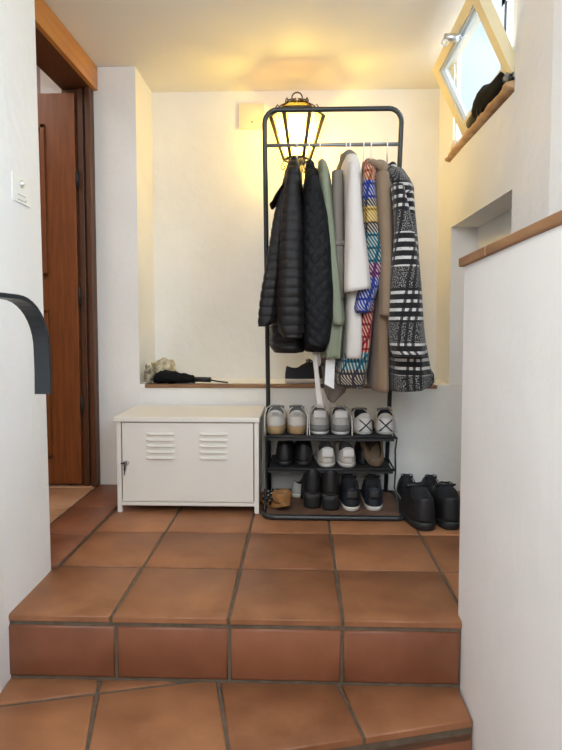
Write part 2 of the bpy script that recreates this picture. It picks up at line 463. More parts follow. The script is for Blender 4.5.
# threshold strip of the door, three tiles
mb = MB()
mb.box((XD-.02, 1.97, -.01), (-.869, YB-.002, .012), 0, 1)
for a, b in ((1.955, 2.25), (2.25, 2.60), (2.60, YB-.002)):
    tile_slab(mb, [(XD-.01, a), (-.866, a), (-.866, b), (XD-.01, b)], .02, .016, .003)
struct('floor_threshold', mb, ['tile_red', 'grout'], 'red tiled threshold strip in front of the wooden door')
mb = MB()
mb.box((-2.9, 1.2, -.03), (XD-.012, 4.6, .012), 0, 1)
for i in range(6):
    for j in range(10):
        x0 = XD-.012-.33*(i+1); y0 = 1.25+.33*j
        tile_slab(mb, [(x0, y0), (x0+.33, y0), (x0+.33, y0+.33), (x0, y0+.33)], .02, .012, .003)
struct('floor_room', mb, ['tile_peach', 'grout'], 'pale tiled floor of the room behind the door')

# left wall: near part slightly splayed, with the doorway beyond it
mb = MB()
mb.prism([(-.888, 1.955, -.42), (-.884, 1.62, -.42), (-.80, .92, -.42), (-.79, -1.6, -.42), (-1.15, -1.6, -.42), (-1.15, 1.2, -.42), (XD-.03, 1.2, -.42), (XD-.03, 1.955, -.42)], (0, 0, ZC+.42+.05))
for v in mb.bm.verts:
    if v.co.z > 1 and v.co.x > -1.0 and v.co.y > 1.8: v.co.x -= .016
wl = struct('wall_left', mb, 'plaster', 'white plastered wall left of the steps')
# back walls
mb = MB()
mb.box((-1.35, YB, -.05), (-.852, YN+.15, ZC+.05))                       # pier between doorway and niche
mb.box((-.87, YB+.004, -.05), (XR+.1, YN+.15, .5594))                            # below the ledge
mb.box((-.86, YN, .5), (XR+.01, YN+.15, ZC+.05))
struct('wall_back', mb, 'plaster_rough', 'cream plastered back wall with a shallow niche')
# right wall with window opening and recess
WY0, WY1, WZ0 = 2.16, 3.0, 1.745
mb = MB()
RZ = 1.38
mb.box((XR, WY1, -.05), (XR+.14, YN+.05, WZ0-.012))
mb.prism([(XR, WY1, WZ0-.0125), (XR+.022, WY1+.05, WZ0-.0125), (XR+.022, YN+.05, WZ0-.0125), (XR, YN+.05, WZ0-.0125)], (0, 0, ZC+.35-WZ0))                        # far return
mb.box((XR, 2.155, RZ), (XR+.45, WY1+.001, WZ0-.012))                    # between recess and sill
mb.box((XR+.135, 2.155, -.05), (XR+.45, WY1, RZ+.001))                     # back of the recess
mb.box((XR, 1.84, -.4), (XR+.75, 2.156, ZC+.05))                           # pier nearer to the stairs
struct('wall_right', mb, 'plaster', 'cream plastered right wall with a recess under the window')
mb = MB()
mb.prism([(XR, 1.8402, -.42), (1.02, .25, -.42), (1.02, -1.6, -.42), (1.2, -1.6, -.42), (1.2, 1.841, -.42)], (0, 0, ZC+.47))
struct('wall_side', mb, 'plaster')
mb = MB(); mb.box((-1.15, -1.75, -.42), (1.2, -1.6, 1.05)); struct('wall_light_block', mb, 'plaster')  # unseen half wall added behind the camera to cut low frontal light
mb = MB()
mb.box((XR+.125, 2.2, 1.122), (XR+.137, 2.75, 1.134), 0)
struct('trim_3', mb, 'door_dark')
# ceiling
mb = MB()
mb.box((XD-.02, -1.6, ZC), (XR+.004, YN+.05, ZC+.12))
mb.box((XR, -1.6, ZC), (1.62, 2.16, ZC+.12))
struct('ceiling', mb, 'ceil', 'plastered ceiling')
# low stair wall, capped
mb = MB()
mb.prism([(LW, 1.69, -.42), (LW-.008, 1.2, -.42), (LW-.008, .2, -.42), (LW+.10, .2, -.42), (LW+.10, 1.69, -.42)], (0, 0, 1.05+.42))
for v in mb.bm.verts:
    if v.co.z > .5: v.co.z = 1.050+(1.69-v.co.y)*.020
struct('wall_stair', mb, 'plaster', 'low white stair wall on the right')
mb = MB()
def capz(y): return 1.050+(1.69-y)*.020
for y0, y1 in ((1.468, 1.705), (.2, 1.463)):
    n0 = len(mb.bm.verts)
    vs = mb.box((LW-.014, y0, 0), (LW+.115, y1, .026), .004)
    for v in {v for v in vs if v.is_valid}: v.co.z += capz(v.co.y)
struct('trim_1', mb, 'capwood', 'wooden cap board on the low stair wall')
# ledge plank
mb = MB()
mb.box((-.822, YB-.010, .5425), (.716, YB+.05, .560), .003)
struct('trim_2', mb, 'shelfwood', 'wooden ledge plank along the back niche')

# doorway: casing, beam, door leaf, room behind
mb = MB()
mb.box((XD-.005, 1.955, 2.083), (XD+.02, YB-.002, ZC-.001), .003)
struct('trim_4', mb, 'beam', 'honey wood header casing above the doorway')
mb = MB()
mb.box((XD-.16, YB-.03, .02), (XD-.002, YB-.004, 2.083), .002)
mb.box((XD-.03, YB-.06, .02), (XD-.003, YB-.028, 2.083), .004)
mb.box((XD-.075, YB-.045, .02), (XD-.045, YB-.028, 2.083), .004)
mb.box((XD-.16, 1.95, 2.083), (XD-.004, YB-.004, 2.115), .002)
struct('trim_5', mb, 'door_dark', 'dark wooden door jamb')
D0, D1 = XD-.80, XD-.085
DY = YB-.055
door = bpy.data.objects.new('door_1', None); COL.objects.link(door); door.location = (D1, DY, .035); door['kind'] = 'structure'
door['label'] = 'brown wooden door standing open'; door['category'] = 'door'
mb = MB()
mb.box((D0, DY, .035), (D1, DY+.04, 2.055), .002)
obj('leaf', mb, 'door', door)
for z0, z1 in ((.17, .955), (1.125, 1.90)):
    mb = MB(); x1 = D1-.155
    for k, (w, h) in enumerate(((.0, .012), (.022, .006))):
        a, b, c, d = D0+.1+w, x1-w, z0+w, z1-w
        t = .022
        mb.box((a, DY-h, c), (a+t, DY+.002, d), .004); mb.box((b-t, DY-h, c), (b, DY+.002, d), .004)
        mb.box((a, DY-h, c), (b, DY+.002, c+t), .004); mb.box((a, DY-h, d-t), (b, DY+.002, d), .004)
    obj('panel_moulding', mb, 'door', door)
for z in (.45, 1.02, 1.62):
    mb = MB(); mb.tube([(D1+.012, DY-.004, z-.045), (D1+.012, DY-.004, z+.045)], .007)
    obj('hinge', mb, 'rail_black', door)
mb = MB()
mb.box((-2.9, YB+.25, -.03), (-1.30, YB+.35, 2.6)); mb.box((-3.0, 1.2, -.03), (-2.9, YB+.35, 2.6)); mb.box((-2.9, 1.1, -.03), (XD-.1, 1.2, 2.6)); mb.box((-3.0, 1.1, 2.5), (-1.1, YB+.35, 2.6))
struct('wall_room', mb, 'pink', 'pale pink wall of the room behind the door')
mb = MB(); mb.box((-1.22, 1.96, 2.113), (XD-.02, YB+.3, 2.6))
struct('wall_header', mb, 'pink')

# ------------------------------------------------------------------ window in the right wall
SY0, SY1 = 2.19, 2.90
mb = MB()
# sill board with a ragged edge
n = 26; top = []; 
rows = []
for k in range(n+1):
    y = 2.165+(3.055-2.165)*k/n
    z = WZ0+.025*(1-(y-2.165)/.89)*1.0
    j = random.uniform(-.006, .006)
    rows.append([(XR-.022+j, y, z-.010), (XR-.024+j, y, z+.004+random.uniform(-.004, .004)), (XR+.01, y, z+.012+random.uniform(-.004, .004)), (XR+.14, y, z+.012), (XR+.14, y, z-.018), (XR+.0, y, z-.018)])
mb.loft(rows)
struct('trim_6', mb, 'sillwood', 'cracked wooden sill under the window')
win = bpy.data.objects.new('window_1', None); COL.objects.link(win); win.location = (XR+.08, 2.55, 1.78); win['kind'] = 'structure'
win['label'] = 'tilted cream window sash above the sill'; win['category'] = 'window'
mb = MB()
FX0, FX1 = XR+.004, XR+.026
for lo, hi in (((FX0, 2.16, 1.76), (FX1, 3.0, 1.80)), ((FX0, 2.16, 1.76), (FX1, 2.20, 2.5)), ((FX0, 2.965, 1.76), (FX1, 2.998, 2.5)), ((FX0, 2.16, 2.46), (FX1, 2.998, 2.5))):
    mb.box(lo, hi, .004)
obj('fixed_frame', mb, 'winwhite', win)
# sash plane: hinge line low, leaning into the room
P_fl = atX(466, 134, XR+.012); P_nl = atX(517, 70, XR+.012)
P_fu = at(435.5, 68, P_fl.y); P_nu = at(478, -16, P_nl.y)
e_u = (P_nl-P_fl); e_v = ((P_fu-P_fl)+(P_nu-P_nl))/2
def sp_(a, b, d=0.):
    p = P_fl+e_u*a+e_v*b
    nrm = e_u.cross(e_v).normalized()
    return p+nrm*d
def sash_bar(mb, a0, a1, b0, b1, d0, d1, mi=0):
    mb.prism([sp_(a0, b0, d0), sp_(a1, b0, d0), sp_(a1, b1, d0), sp_(a0, b1, d0)], e_u.cross(e_v).normalized()*(d1-d0), mi)
sash_mb = MB()
fa, fb = .105, .115
for q in ((0, 1, 0, fb), (0, 1, 1-fb, 1), (0, fa, fb, 1-fb), (1-fa*.75, 1, fb, 1-fb)):
    sash_bar(sash_mb, *q, -.02, .02)
sash = obj('sash', sash_mb, 'winframe', win)
mb = MB()
ia, ib = .022, .028
for k in range(2):
    a0, a1, b0, b1 = fa+ia*k, 1-fa*.75-ia*k, fb+ib*k, 1-fb-ib*k
    d = .008-.008*k
    for q in ((a0, a1, b0, b0+ib*.7), (a0, a1, b1-ib*.7, b1), (a0, a0+ia*.6, b0, b1), (a1-ia*.6, a1, b0, b1)):
        sash_bar(mb, *q, d-.012, d+.004)
obj('glazing_bead', mb, 'winwhite', sash)
gm = bpy.data.materials.new('window glass'); gm.use_nodes = True; nt = gm.node_tree
tr = nt.nodes.new('ShaderNodeBsdfTransparent'); tr.inputs[0].default_value = (.93, .97, .98, 1)
gl = nt.nodes.new('ShaderNodeBsdfGlossy'); gl.inputs[0].default_value = (.6, .6, .6, 1); gl.inputs['Roughness'].default_value = .02
fr = nt.nodes.new('ShaderNodeLayerWeight'); fr.inputs[0].default_value = .12
mx = nt.nodes.new('ShaderNodeMixShader'); mx.inputs[0].default_value = .10; nt.links.new(tr.outputs[0], mx.inputs[1]); nt.links.new(gl.outputs[0], mx.inputs[2])
nt.links.new(mx.outputs[0], nt.nodes['Material Output'].inputs[0])
mb = MB(); sash_bar(mb, fa, 1-fa*.75, fb, 1-fb, -.008, -.004)
obj('pane', mb, gm, sash)
# stay bracket with two rings on the sash edge
mb = MB()
def br(px, py, Y): return at(px, py, Y)
ymid = P_fu.y+(P_nu.y-P_fu.y)*.38-.13
c0 = br(459, 38, ymid); c1 = br(444, 37, ymid)
mb.tube([c0, (c0+c1)/2, c1], [.019, .017, .014], 8)
mb.tube([br(456.5, 28, ymid), c0], .012, 8)
for px, py in ((444, 44), (461, 36)):
    cc = br(px, py, ymid)-Vector((0, .012, 0))
    mb.tube([cc+Vector((math.cos(t)*.012, 0, math.sin(t)*.012)) for t in [2*PI*k/14 for k in range(14)]],        .0038, 6, True)
obj('stay_bracket', mb, 'chrome', win, label='small bright metal stay bracket with two rings')
# second casement outside with dark seals
mb = MB()
for lo, hi in (((XR+.09, 2.14, 1.78), (XR+.12, 2.20, 2.30)), ((XR+.09, 2.52, 1.78), (XR+.12, 2.58, 2.30)), ((XR+.09, 2.14, 1.78), (XR+.12, 2.58, 1.83)), ((XR+.09, 2.14, 2.25), (XR+.12, 2.58, 2.30))):
    mb.box(lo, hi, .004)
oc = obj('outer_casement', mb, 'winwhite', win)
mb = MB()
mb.box((XR+.084, 2.515, 1.83), (XR+.092, 2.525, 2.25)); mb.box((XR+.084, 2.36, 1.83), (XR+.092, 2.366, 2.25))
obj('seal', mb, 'dark_gap', oc)

# ------------------------------------------------------------------ cabinet
CX0, CX1, CY0, CY1, CH = -.853, -.188, 2.578, 2.945, .451
cab = thing('shoe_cabinet', 'low cream metal locker cabinet with louvred door under the ledge', 'cabinet', ((CX0+CX1)/2, (CY0+CY1)/2, 0))
mb = MB()
t = .014
mb.box((CX0+.008, CY0+.012, .045), (CX0+.008+t, CY1, CH-.02)); mb.box((CX1-.008-t, CY0+.012, .045), (CX1-.008, CY1, CH-.02))
mb.box((CX0+.008, CY1-t, .045), (CX1-.008, CY1, CH-.02)); mb.box((CX0+.008, CY0+.012, .045), (CX1-.008, CY1, .058))
obj('body', mb, 'cabinet', cab)
mb = MB(); mb.box((CX0-.008, CY0-.012, CH-.022), (CX1+.004, CY1+.006, CH), .003)
obj('top', mb, 'cabinet', cab)
mb = MB()
mb.box((CX0+.001, CY0, .0), (CX0+.022, CY0+.022, CH-.021), .002)
for x in (CX0+.001, CX1-.022):
    for y in (CY0, CY1-.022):
        if not (x < -.8 and y < 2.7):
            pass
mb.bm.free()
for x in (CX0+.001, CX1-.022):
    for y in (CY0, CY1-.024):
        mb = MB(); mb.box((x, y, 0), (x+.021, y+.022, CH-.021), .002); obj('leg', mb, 'cabinet', cab)
mb = MB(); mb.box((CX0+.022, CY0+.004, .032), (CX1-.022, CY0+.02, .048), .002); obj('bottom_rail', mb, 'cabinet', cab)
mb = MB(); mb.box((CX0+.026, CY0+.002, .052), (CX1-.026, CY0+.018, CH-.027), .003)
cdoor = obj('door', mb, 'cabinet', cab)
for k, (pa, pb) in enumerate(((146, 175), (199.5, 228))):
    for r in range(5):
        xa = at(pa, 440, CY0).x; xb = at(pb, 440, CY0).x
        z = at(160, 433.5+r*6.0, CY0).z
        mb = MB()
        rows = []
        for i in range(9):
            u = i/8; x = xa+(xb-xa)*u; e = min(1, math.sin(PI*u)*4+.05)
            rows.append([(x, CY0+.004, z+.007), (x, CY0-.004*e, z+.001), (x, CY0-.011*e, z-.003), (x, CY0-.0105*e, z-.0055), (x, CY0+.004, z-.006)])
        mb.loft(rows, smooth=False); obj('louvre', mb, 'cabinet', cdoor)
mb = MB()
kc = at(127, 462.5, CY0)
mb.tube([kc+Vector((0, .004, 0)), kc+Vector((0, -.012, 0))], .011, 14); mb.tube([kc+Vector((0, -.01, 0)), kc+Vector((0, -.016, 0))], [.008, .006], 12)
obj('lock', mb, 'chrome', cdoor, label='chrome lock of the cabinet')
mb = MB()
mb.prism([kc+Vector((-.003, -.018, -.0025)), kc+Vector((-.024, -.018, -.003)), kc+Vector((-.026, -.018, .0)), kc+Vector((-.003, -.018, .004))], (0, .006, 0))
k2 = at(124.8, 467.5, CY0-.02)
mb.tube([k2+Vector((0, 0, .014)), k2+Vector((-.001, 0, -.012))], [.007, .010], 10, flat=.4)
mb.tube([k2+Vector((math.cos(a)*.009, 0, .018+math.sin(a)*.009)) for a in [2*PI*i/12 for i in range(12)]], .0012, 6, True)
mb.prism([k2+Vector((-.003, -.001, -.012)), k2+Vector((.002, -.001, -.012)), k2+Vector((-.002, -.001, -.038)), k2+Vector((-.005, -.001, -.036))], (0, .002, 0))
obj('key', mb, 'black_plastic', cdoor, label='black key hanging in the lock')

# ------------------------------------------------------------------ clothes rack with shoe shelves
RL, RR = -.158, .444                # post axes
def post(z): return 2.90-(2.90-2.548)*z/1.835   # lean of the posts
rack = thing('clothes_rack', 'charcoal tubular clothes rack with three shoe shelves in front of the niche', 'rack', ((RL+RR)/2, 2.7, 0))
mb = MB()
r0 = .011; zt = 1.823; cr_ = .055
pts = [(RL, post(0), .012)]
for k in range(1, 9): z = (zt-cr_)*k/8; pts.append((RL, post(z), z))
for k in range(1, 7):
    a = PI/2*k/6; z = zt-cr_+cr_*math.sin(a); pts.append((RL+cr_-cr_*math.cos(a), post(z), z))
pts += [(RL+(RR-RL)*u, post(zt), zt) for u in (.3, .5, .7)]
for k in range(0, 7):
    a = PI/2*(1-k/6); z = zt-cr_+cr_*math.sin(a); pts.append((RR-cr_+cr_*math.cos(a), post(z), z))
for k in range(7, -1, -1): z = max(.012, (zt-cr_)*k/8); pts.append((RR, post(z), z))
mb.tube(pts, r0, 12); obj('hoop', mb, 'rackmetal', rack)
BZ = 1.678; BY = post(BZ)
mb = MB(); mb.tube([(RL, BY, BZ), (RR, BY, BZ)], .0085, 12); obj('hanging_rail', mb, 'railmetal', rack, label='grey hanging rail')
mb = MB()
bl, br_, by0, by1 = -.164, .484, 2.500, 2.90
def rrect(x0, x1, y0, y1, rad, z, k=6):
    o = []
    for cx, cy, a0 in ((x1-rad, y0+rad, -PI/2), (x1-rad, y1-rad, 0), (x0+rad, y1-rad, PI/2), (x0+rad, y0+rad, PI)):
        for i in range(k+1):
            a = a0+PI/2*i/k; o.append((cx+rad*math.cos(a), cy+rad*math.sin(a), z))
    return o
mb.tube(rrect(bl, br_, by0, by1, .05, .0125), .0125, 10, True); obj('base_frame', mb, 'rackmetal', rack)
mb = MB(); mb.prism(rrect(bl+.006, br_-.006, by0+.006, by1-.006, .045, .010), (0, 0, .006)); obj('shelf', mb, 'mat_brown', rack, label='brown bottom board of the rack')
S1, S2 = .357, .196
for z, y0 in ((S1, 2.625), (S2, 2.655)):
    mb = MB(); mb.prism([(RL+.012, y0, z-.004), (RR-.010, y0, z-.004), (RR-.010, 2.93, z-.004), (RL+.012, 2.93, z-.004)], (0, 0, .004))
    sh = obj('shelf', mb, 'mesh', rack)
    mb = MB(); mb.tube([(RL, post(z), z-.006), (RL, y0, z-.006), (RR+.006, y0, z-.006), (RR+.006, post(z), z-.006)], .006, 8)
    mb.box((RL+.01, y0-.003, z-.022), (RR-.004, y0+.001, z+.003)); obj('shelf_frame', mb, 'rackmetal', sh)
for x in (RL-.002, RR+.008):
    mb = MB(); mb.tube([(x, 2.625, S1-.006), (x, 2.67, S1-.075), (x, 2.655, S2-.006), (x, 2.68, .1), (x+(.006 if x > 0 else -.004), 2.56, .014)], .0042, 8); obj('side_wire', mb, 'rackmetal', rack)
for x in (RL+.10, RL+.30, RR-.12):
    mb = MB(); mb.tube([(x, 2.66, S2-.008), (x, 2.90, S2-.008)], .003, 6); obj('shelf_support', mb, 'rackmetal', rack)

# ------------------------------------------------------------------ garments
def interp(tab, y):
    if y <= tab[0][0]: return tab[0][1:]
    for a, b in zip(tab, tab[1:]):
        if y <= b[0]:
            t = (y-a[0])/(b[0]-a[0]); t2 = t
            return tuple(p+(q-p)*t2 for p, q in zip(a[1:], b[1:]))
    return tab[-1][1:]
def cloth_loft(tab, Y, wyf, n=36, step=4, skew=0., fold=.05, nf=3, ph=0., quilt=None, expo=2.6, hollow=True, squash_top=True, hem_in=.03, slant=0., wr=.005):
    """stack of rings; tab in photo rows (py, xl, xr) read at depth Y; wyf(u) half width along Y"""
    y0, y1 = tab[0][0], tab[-1][0]
    k = max(6, int((y1-y0)/(1.1 if quilt else step))); rings = []
    for i in range(k+1):
        u = i/k; py = y0+(y1-y0)*u
        xl, xr = interp(tab, py)
        a = at(xl, py, Y); b = at(xr, py, Y); z = a.z; xc = (a.x+b.x)/2; tx = max(.004, (b.x-a.x)/2); wy = wyf(u)
        rg = []
        for j in range(n):
            th = 2*PI*j/n; c, s = math.cos(th), math.sin(th)
            rx = math.copysign(abs(c)**(2/expo), c); ry = math.copysign(abs(s)**(2/expo), s)
            f = 1+fold*u*math.sin(nf*th*2+ph+u*2.)+fold*.5*u*math.sin(nf*th*3+ph*2-u*3)
            if quilt:
                q = abs(math.sin(PI*(z-quilt[1])/quilt[0])); f *= 1-quilt[2]*(1-q**.35)
            sk = skew*min(1, u*1.6)
            p = Vector((xc+tx*rx*f+sk*ry, Y+wy*ry*f, z+slant*u*rx))
            if wr: p += Vector((rx*.6, ry, 0))*wr*(.3+.7*u)*2*mnoise.noise(Vector((p.x*16, p.y*16, p.z*5.5+ph*7)))
            rg.append(tuple(p))
        rings.append(rg)
    if quilt: pass
    if hollow:       # turn the hem / cuff inside
        L = rings[-1]; cx = sum(p[0] for p in L)/n; cy = sum(p[1] for p in L)/n
        for s, dz in ((.93, .002), (.86, .012), (.84, .05)):
            rings.append([(cx+(p[0]-cx)*s, cy+(p[1]-cy)*s, p[2]+dz) for p in L])
    return rings
def shoulder(w, top=.05, kk=.16):
    def f(u): return w*(top/w+(1-top/w)*min(1, (u/kk))**.55)
    return f
def sleeve_w(w0, w1):
    return lambda u: w0+(w1-w0)*u
def collar_mesh(px, py, Y, rx, ry, h, tilt=0., n=24, roll=.012):
    c = at(px, py, Y); mb = MB(); rings = []
    for s, dz, dr in ((1.28, -h*.55, 0), (1.22, -h*.1, 0), (1.05, h*.45, 0), (.94, h*.5, 0), (.86, h*.3, 0), (.8, -h*.5, 0)):
        rings.append([(c.x+rx*s*math.cos(2*PI*k/n), c.y+ry*s*math.sin(2*PI*k/n), c.z+dz+tilt*math.sin(2*PI*k/n)+.004*math.sin(3*2*PI*k/n)) for k in range(n)])
    mb.loft(rings, False, False); return mb

hanger_n = 0
def hanger(px, Y0, pyneck, m='white_plastic', label=''):
    """hook over the rail with shoulder arms running towards and away from us, inside the garment"""
    x = at(px, 150, BY).x
    top = BZ+.0085
    zn = at(px, pyneck, Y0).z
    h = thing('clothes_hanger', label, 'hanger', (x, BY, zn-.03), 0, 'hangers on the rack rail')
    mb = MB()
    pts = [(x, BY+.012, top-.016)]
    for k in range(9):
        a = PI*k/8; pts.append((x, BY+.0125*math.cos(a), top+.004+.0125*math.sin(a)-.004))
    pts += [(x, BY-.012, top-.03), (x, BY-.004, top-.045), (x, BY, zn-.012)]
    mb.tube(pts, .0030, 8); obj('hook', mb, 'chrome' if m != 'white_plastic' else 'white_plastic', h)
    mb = MB()
    mb.tube([(x, BY-.11, zn-.09), (x, BY-.06, zn-.05), (x, BY, zn-.018), (x, BY+.06, zn-.05), (x, BY+.11, zn-.09)], .005, 8)
    obj('shoulder_arm', mb, m, h)
    return h

G = 'coats on the clothes rack'
Y0 = BY
def garment(name, label, cat, px):
    c = at(px, 175, Y0)
    return thing(name, label, cat, (c.x, Y0, c.z), 0, G)
def back_sleeve(tab, Y, dx=6):
    # the far sleeve, same cut, hanging behind
    sc = 2*Y0-Y
    return [(py, xl+dx, xr+dx) for py, xl, xr in tab], sc

# 1 padded jacket ---------------------------------------------------------
g = garment('puffer_jacket', 'brown-black padded jacket at the left end of the rack rail', 'jacket', 295)
Q = (.038, .0, .10)
tab = [(163, 289, 299), (175, 285, 301), (195, 281, 302.5), (215, 278, 303.5), (250, 274, 305), (290, 271, 306), (325, 270, 306), (344, 270, 306), (351, 273, 304)]
mb = MB(); mb.loft(cloth_loft(tab, Y0, shoulder(.20), quilt=Q, fold=.03, ph=1)); obj('body', mb, 'puffer', g)
tab = [(172, 287, 299), (190, 284, 301), (215, 281, 303), (250, 279, 303.5), (290, 277, 304), (320, 276.5, 305), (333, 279, 304), (338, 283, 302)]
mb = MB(); mb.loft(cloth_loft(tab, 2.365, sleeve_w(.05, .055), quilt=Q, fold=.03, ph=.4, expo=2.2)); obj('sleeve', mb, 'puffer', g)
t2, ys_ = back_sleeve(tab, 2.365, 2); mb = MB(); mb.loft(cloth_loft(t2, ys_, sleeve_w(.05, .05), quilt=Q, fold=.03)); obj('sleeve', mb, 'puffer', g)
tab = [(190, 280, 287), (215, 274, 285), (250, 268, 284), (290, 261.5, 281), (314, 258.5, 278), (322, 258, 275), (326.5, 258.5, 268)]
mb = MB(); mb.loft(cloth_loft(tab, 2.43, lambda u: .02+.035*min(1, u*2), quilt=Q, fold=.04, ph=2)); obj('front_panel', mb, 'puffer', g)
mb = collar_mesh(294, 168, Y0-.02, .018, .055, .075, 0); obj('collar', mb, 'puffer', g)
c = at(278, 200, 2.42); mb = MB()
rg = []
for k, (px, py, w) in enumerate(((287, 180, .010), (282, 190, .022), (277, 199, .028), (273, 205, .02), (270.5, 204, .008))):
    q = at(px, py, 2.44); rg.append([(q.x+w*.55*math.cos(a), q.y+w*1.6*math.sin(a), q.z+w*.75*math.cos(a+.9)) for a in [2*PI*i/14 for i in range(14)]])
mb.loft(rg); obj('hood', mb, 'puffer', g)
hanger(297, Y0, 167, 'white_plastic', 'white hanger holding the brown-black padded jacket')

# 2 quilted jacket ----------------------------------------------------------
g = garment('quilted_jacket', 'black diamond-quilted jacket beside the padded jacket', 'jacket', 312)
tab = [(170, 306, 317), (188, 303, 322), (216, 301, 327), (250, 300, 331), (293, 299, 333), (320, 300, 331), (345, 302, 328), (350, 304, 325)]
mb = MB(); mb.loft(cloth_loft(tab, Y0, shoulder(.20), fold=.02, ph=.6)); obj('body', mb, 'diamond', g)
tab = [(178, 306, 318), (195, 304, 323), (216, 303, 328), (250, 302, 331.5), (293, 301.5, 334), (320, 303, 332), (342, 305, 329), (347, 307, 326)]
mb = MB(); mb.loft(cloth_loft(tab, 2.375, sleeve_w(.055, .06), fold=.015, expo=2.2)); obj('sleeve', mb, 'diamond', g)
t2, ys_ = back_sleeve(tab, 2.375, 0); mb = MB(); mb.loft(cloth_loft(t2, ys_, sleeve_w(.05, .05), fold=.02)); obj('sleeve', mb, 'diamond', g)
mb = collar_mesh(310, 170, Y0-.02, .019, .055, .06); obj('collar', mb, 'diamond', g)
hanger(309, Y0, 168, 'shelfwood', 'wooden hanger holding the black quilted jacket')

# 3 sage coat -----------------------------------------------------------------
g = garment('sage_coat', 'sage green light coat right of the quilted jacket', 'coat', 326)
tab = [(163, 318, 326), (176, 317, 329), (200, 318, 332), (222, 319, 335), (260, 320, 339), (293, 321, 342), (324, 321, 343), (340, 320, 341), (356, 320, 340)]
mb = MB(); mb.loft(cloth_loft(tab, Y0, shoulder(.20), fold=.09, nf=4, ph=2)); obj('body', mb, 'sage', g)
tab = [(175, 319, 329), (200, 321, 332), (222, 323, 334.5), (260, 326, 338.5), (293, 329, 343), (320, 331, 344), (325, 332, 343)]
mb = MB(); mb.loft(cloth_loft(tab, 2.40, sleeve_w(.045, .05), fold=.06, expo=2.1)); obj('sleeve', mb, 'sage', g)
t2, ys_ = back_sleeve(tab, 2.40, 0); mb = MB(); mb.loft(cloth_loft(t2, ys_, sleeve_w(.045, .05), fold=.06)); obj('sleeve', mb, 'sage', g)
mb = collar_mesh(322, 168, Y0-.02, .016, .05, .05); obj('collar', mb, 'sage', g)
hanger(320, Y0, 166, 'white_plastic', 'white hanger holding the sage green coat')

# 4 taupe trench ---------------------------------------------------------------
g = garment('trench_coat', 'taupe trench coat with hanging belt and paper tag behind the cream coat', 'coat', 342)
tab = [(156, 344, 356), (166, 337, 357), (180, 333, 354), (220, 332, 353), (260, 332, 351), (300, 331, 350), (340, 325, 350), (357, 321, 348.5), (380, 323, 349), (392, 325, 343), (399, 328, 334)]
mb = MB(); mb.loft(cloth_loft(tab, Y0+.11, shoulder(.13), fold=.05, nf=3, ph=.2)); body = obj('body', mb, 'taupe', g)
mb = collar_mesh(348.5, 161, Y0+.03, .035, .05, .065); obj('collar', mb, 'taupe', g)
tab = [(172, 332, 343), (200, 331, 344), (240, 332, 345), (290, 333, 345), (300, 334, 344)]
mb = MB(); mb.loft(cloth_loft(tab, 2.415, sleeve_w(.04, .045), fold=.05, expo=2.2)); sl = obj('sleeve', mb, 'taupe', g)
q = at(339, 243, 2.37); mb = MB(); mb.box((q.x-.022, q.y-.006, q.z-.009), (q.x+.022, q.y+.004, q.z+.009), .002); mb.ball((q.x+.008, q.y-.007, q.z), .006, 10, 0, (1, .5, 1)); obj('cuff_tab', mb, 'taupe', sl)
for px, py in ((322.5, 364.5), (322.5, 386), (331, 394)):
    q = at(px, py, 2.575); mb = MB(); mb.tube([q+Vector((0, -.006, 0)), q+Vector((0, .03, 0))], [.0075, .0075], 12); obj('button', mb, 'black_plastic', body, label='black button')
def strip(pts, wid, Y, m, name, parent, th=.003, label=None):
    grid = []
    for (px, py), w in zip(pts, wid):
        c = at(px, py, Y); grid.append([(c.x-w/2, c.y-.003, c.z), (c.x-w*.15, c.y+.004, c.z), (c.x+w*.2, c.y-.004, c.z), (c.x+w/2, c.y, c.z)])
    mb = MB(); mb.sheet(grid, th); return obj(name, mb, m, parent, label=label)
strip([(314.5, 345), (315, 356), (316.5, 372), (318, 388), (320, 402), (321, 408)], [.022, .022, .018, .022, .028, .030], 2.45, 'cream', 'belt', g, label='pale cloth belt hanging straight down')
strip([(317, 345), (318, 356), (317.5, 366)], [.02, .022, .02], 2.462, 'cream', 'belt_loop', g)
mb = MB(); A = [at(326, 360, 2.44), at(335, 358, 2.44), at(334, 389, 2.44), at(324.5, 384, 2.44)]
mb.prism(A, (0, .002, 0)); obj('paper_tag', mb, 'paper', g, label='white paper tag')
hanger(346, Y0, 160, 'white_plastic', 'white hanger in the taupe trench coat')

# 5 cream coat --------------------------------------------------------------------
g = garment('cream_coat', 'cream wool coat with wide sleeve in the middle of the rail', 'coat', 352)
tab = [(157, 346, 356), (168, 341, 359), (180, 340, 361), (195, 339, 362), (215, 339, 362), (260, 340.5, 361), (300, 342.5, 360), (340, 342.5, 360.5), (352, 342, 360), (356, 342.5, 359.5)]
mb = MB(); mb.loft(cloth_loft(tab, Y0-.025, shoulder(.19), fold=.05, nf=3)); obj('body', mb, 'cream', g)
tab = [(164, 348, 356), (180, 347.5, 359), (205, 346.5, 361.5), (225, 345.5, 363.5), (260, 344.3, 368), (285, 343.5, 371.2), (291, 343.8, 371.5)]
mb = MB(); mb.loft(cloth_loft(tab, 2.345, sleeve_w(.045, .06), fold=.02, expo=2.4, slant=.008)); obj('sleeve', mb, 'cream', g)
t2, ys_ = back_sleeve(tab, 2.36, -3); mb = MB(); mb.loft(cloth_loft(t2, ys_, sleeve_w(.045, .05), fold=.02)); obj('sleeve', mb, 'cream', g)
mb = collar_mesh(351, 163, Y0-.05, .022, .05, .045); obj('collar', mb, 'cream', g)
hanger(350, Y0, 158, 'white_plastic', 'white hanger holding the cream wool coat')

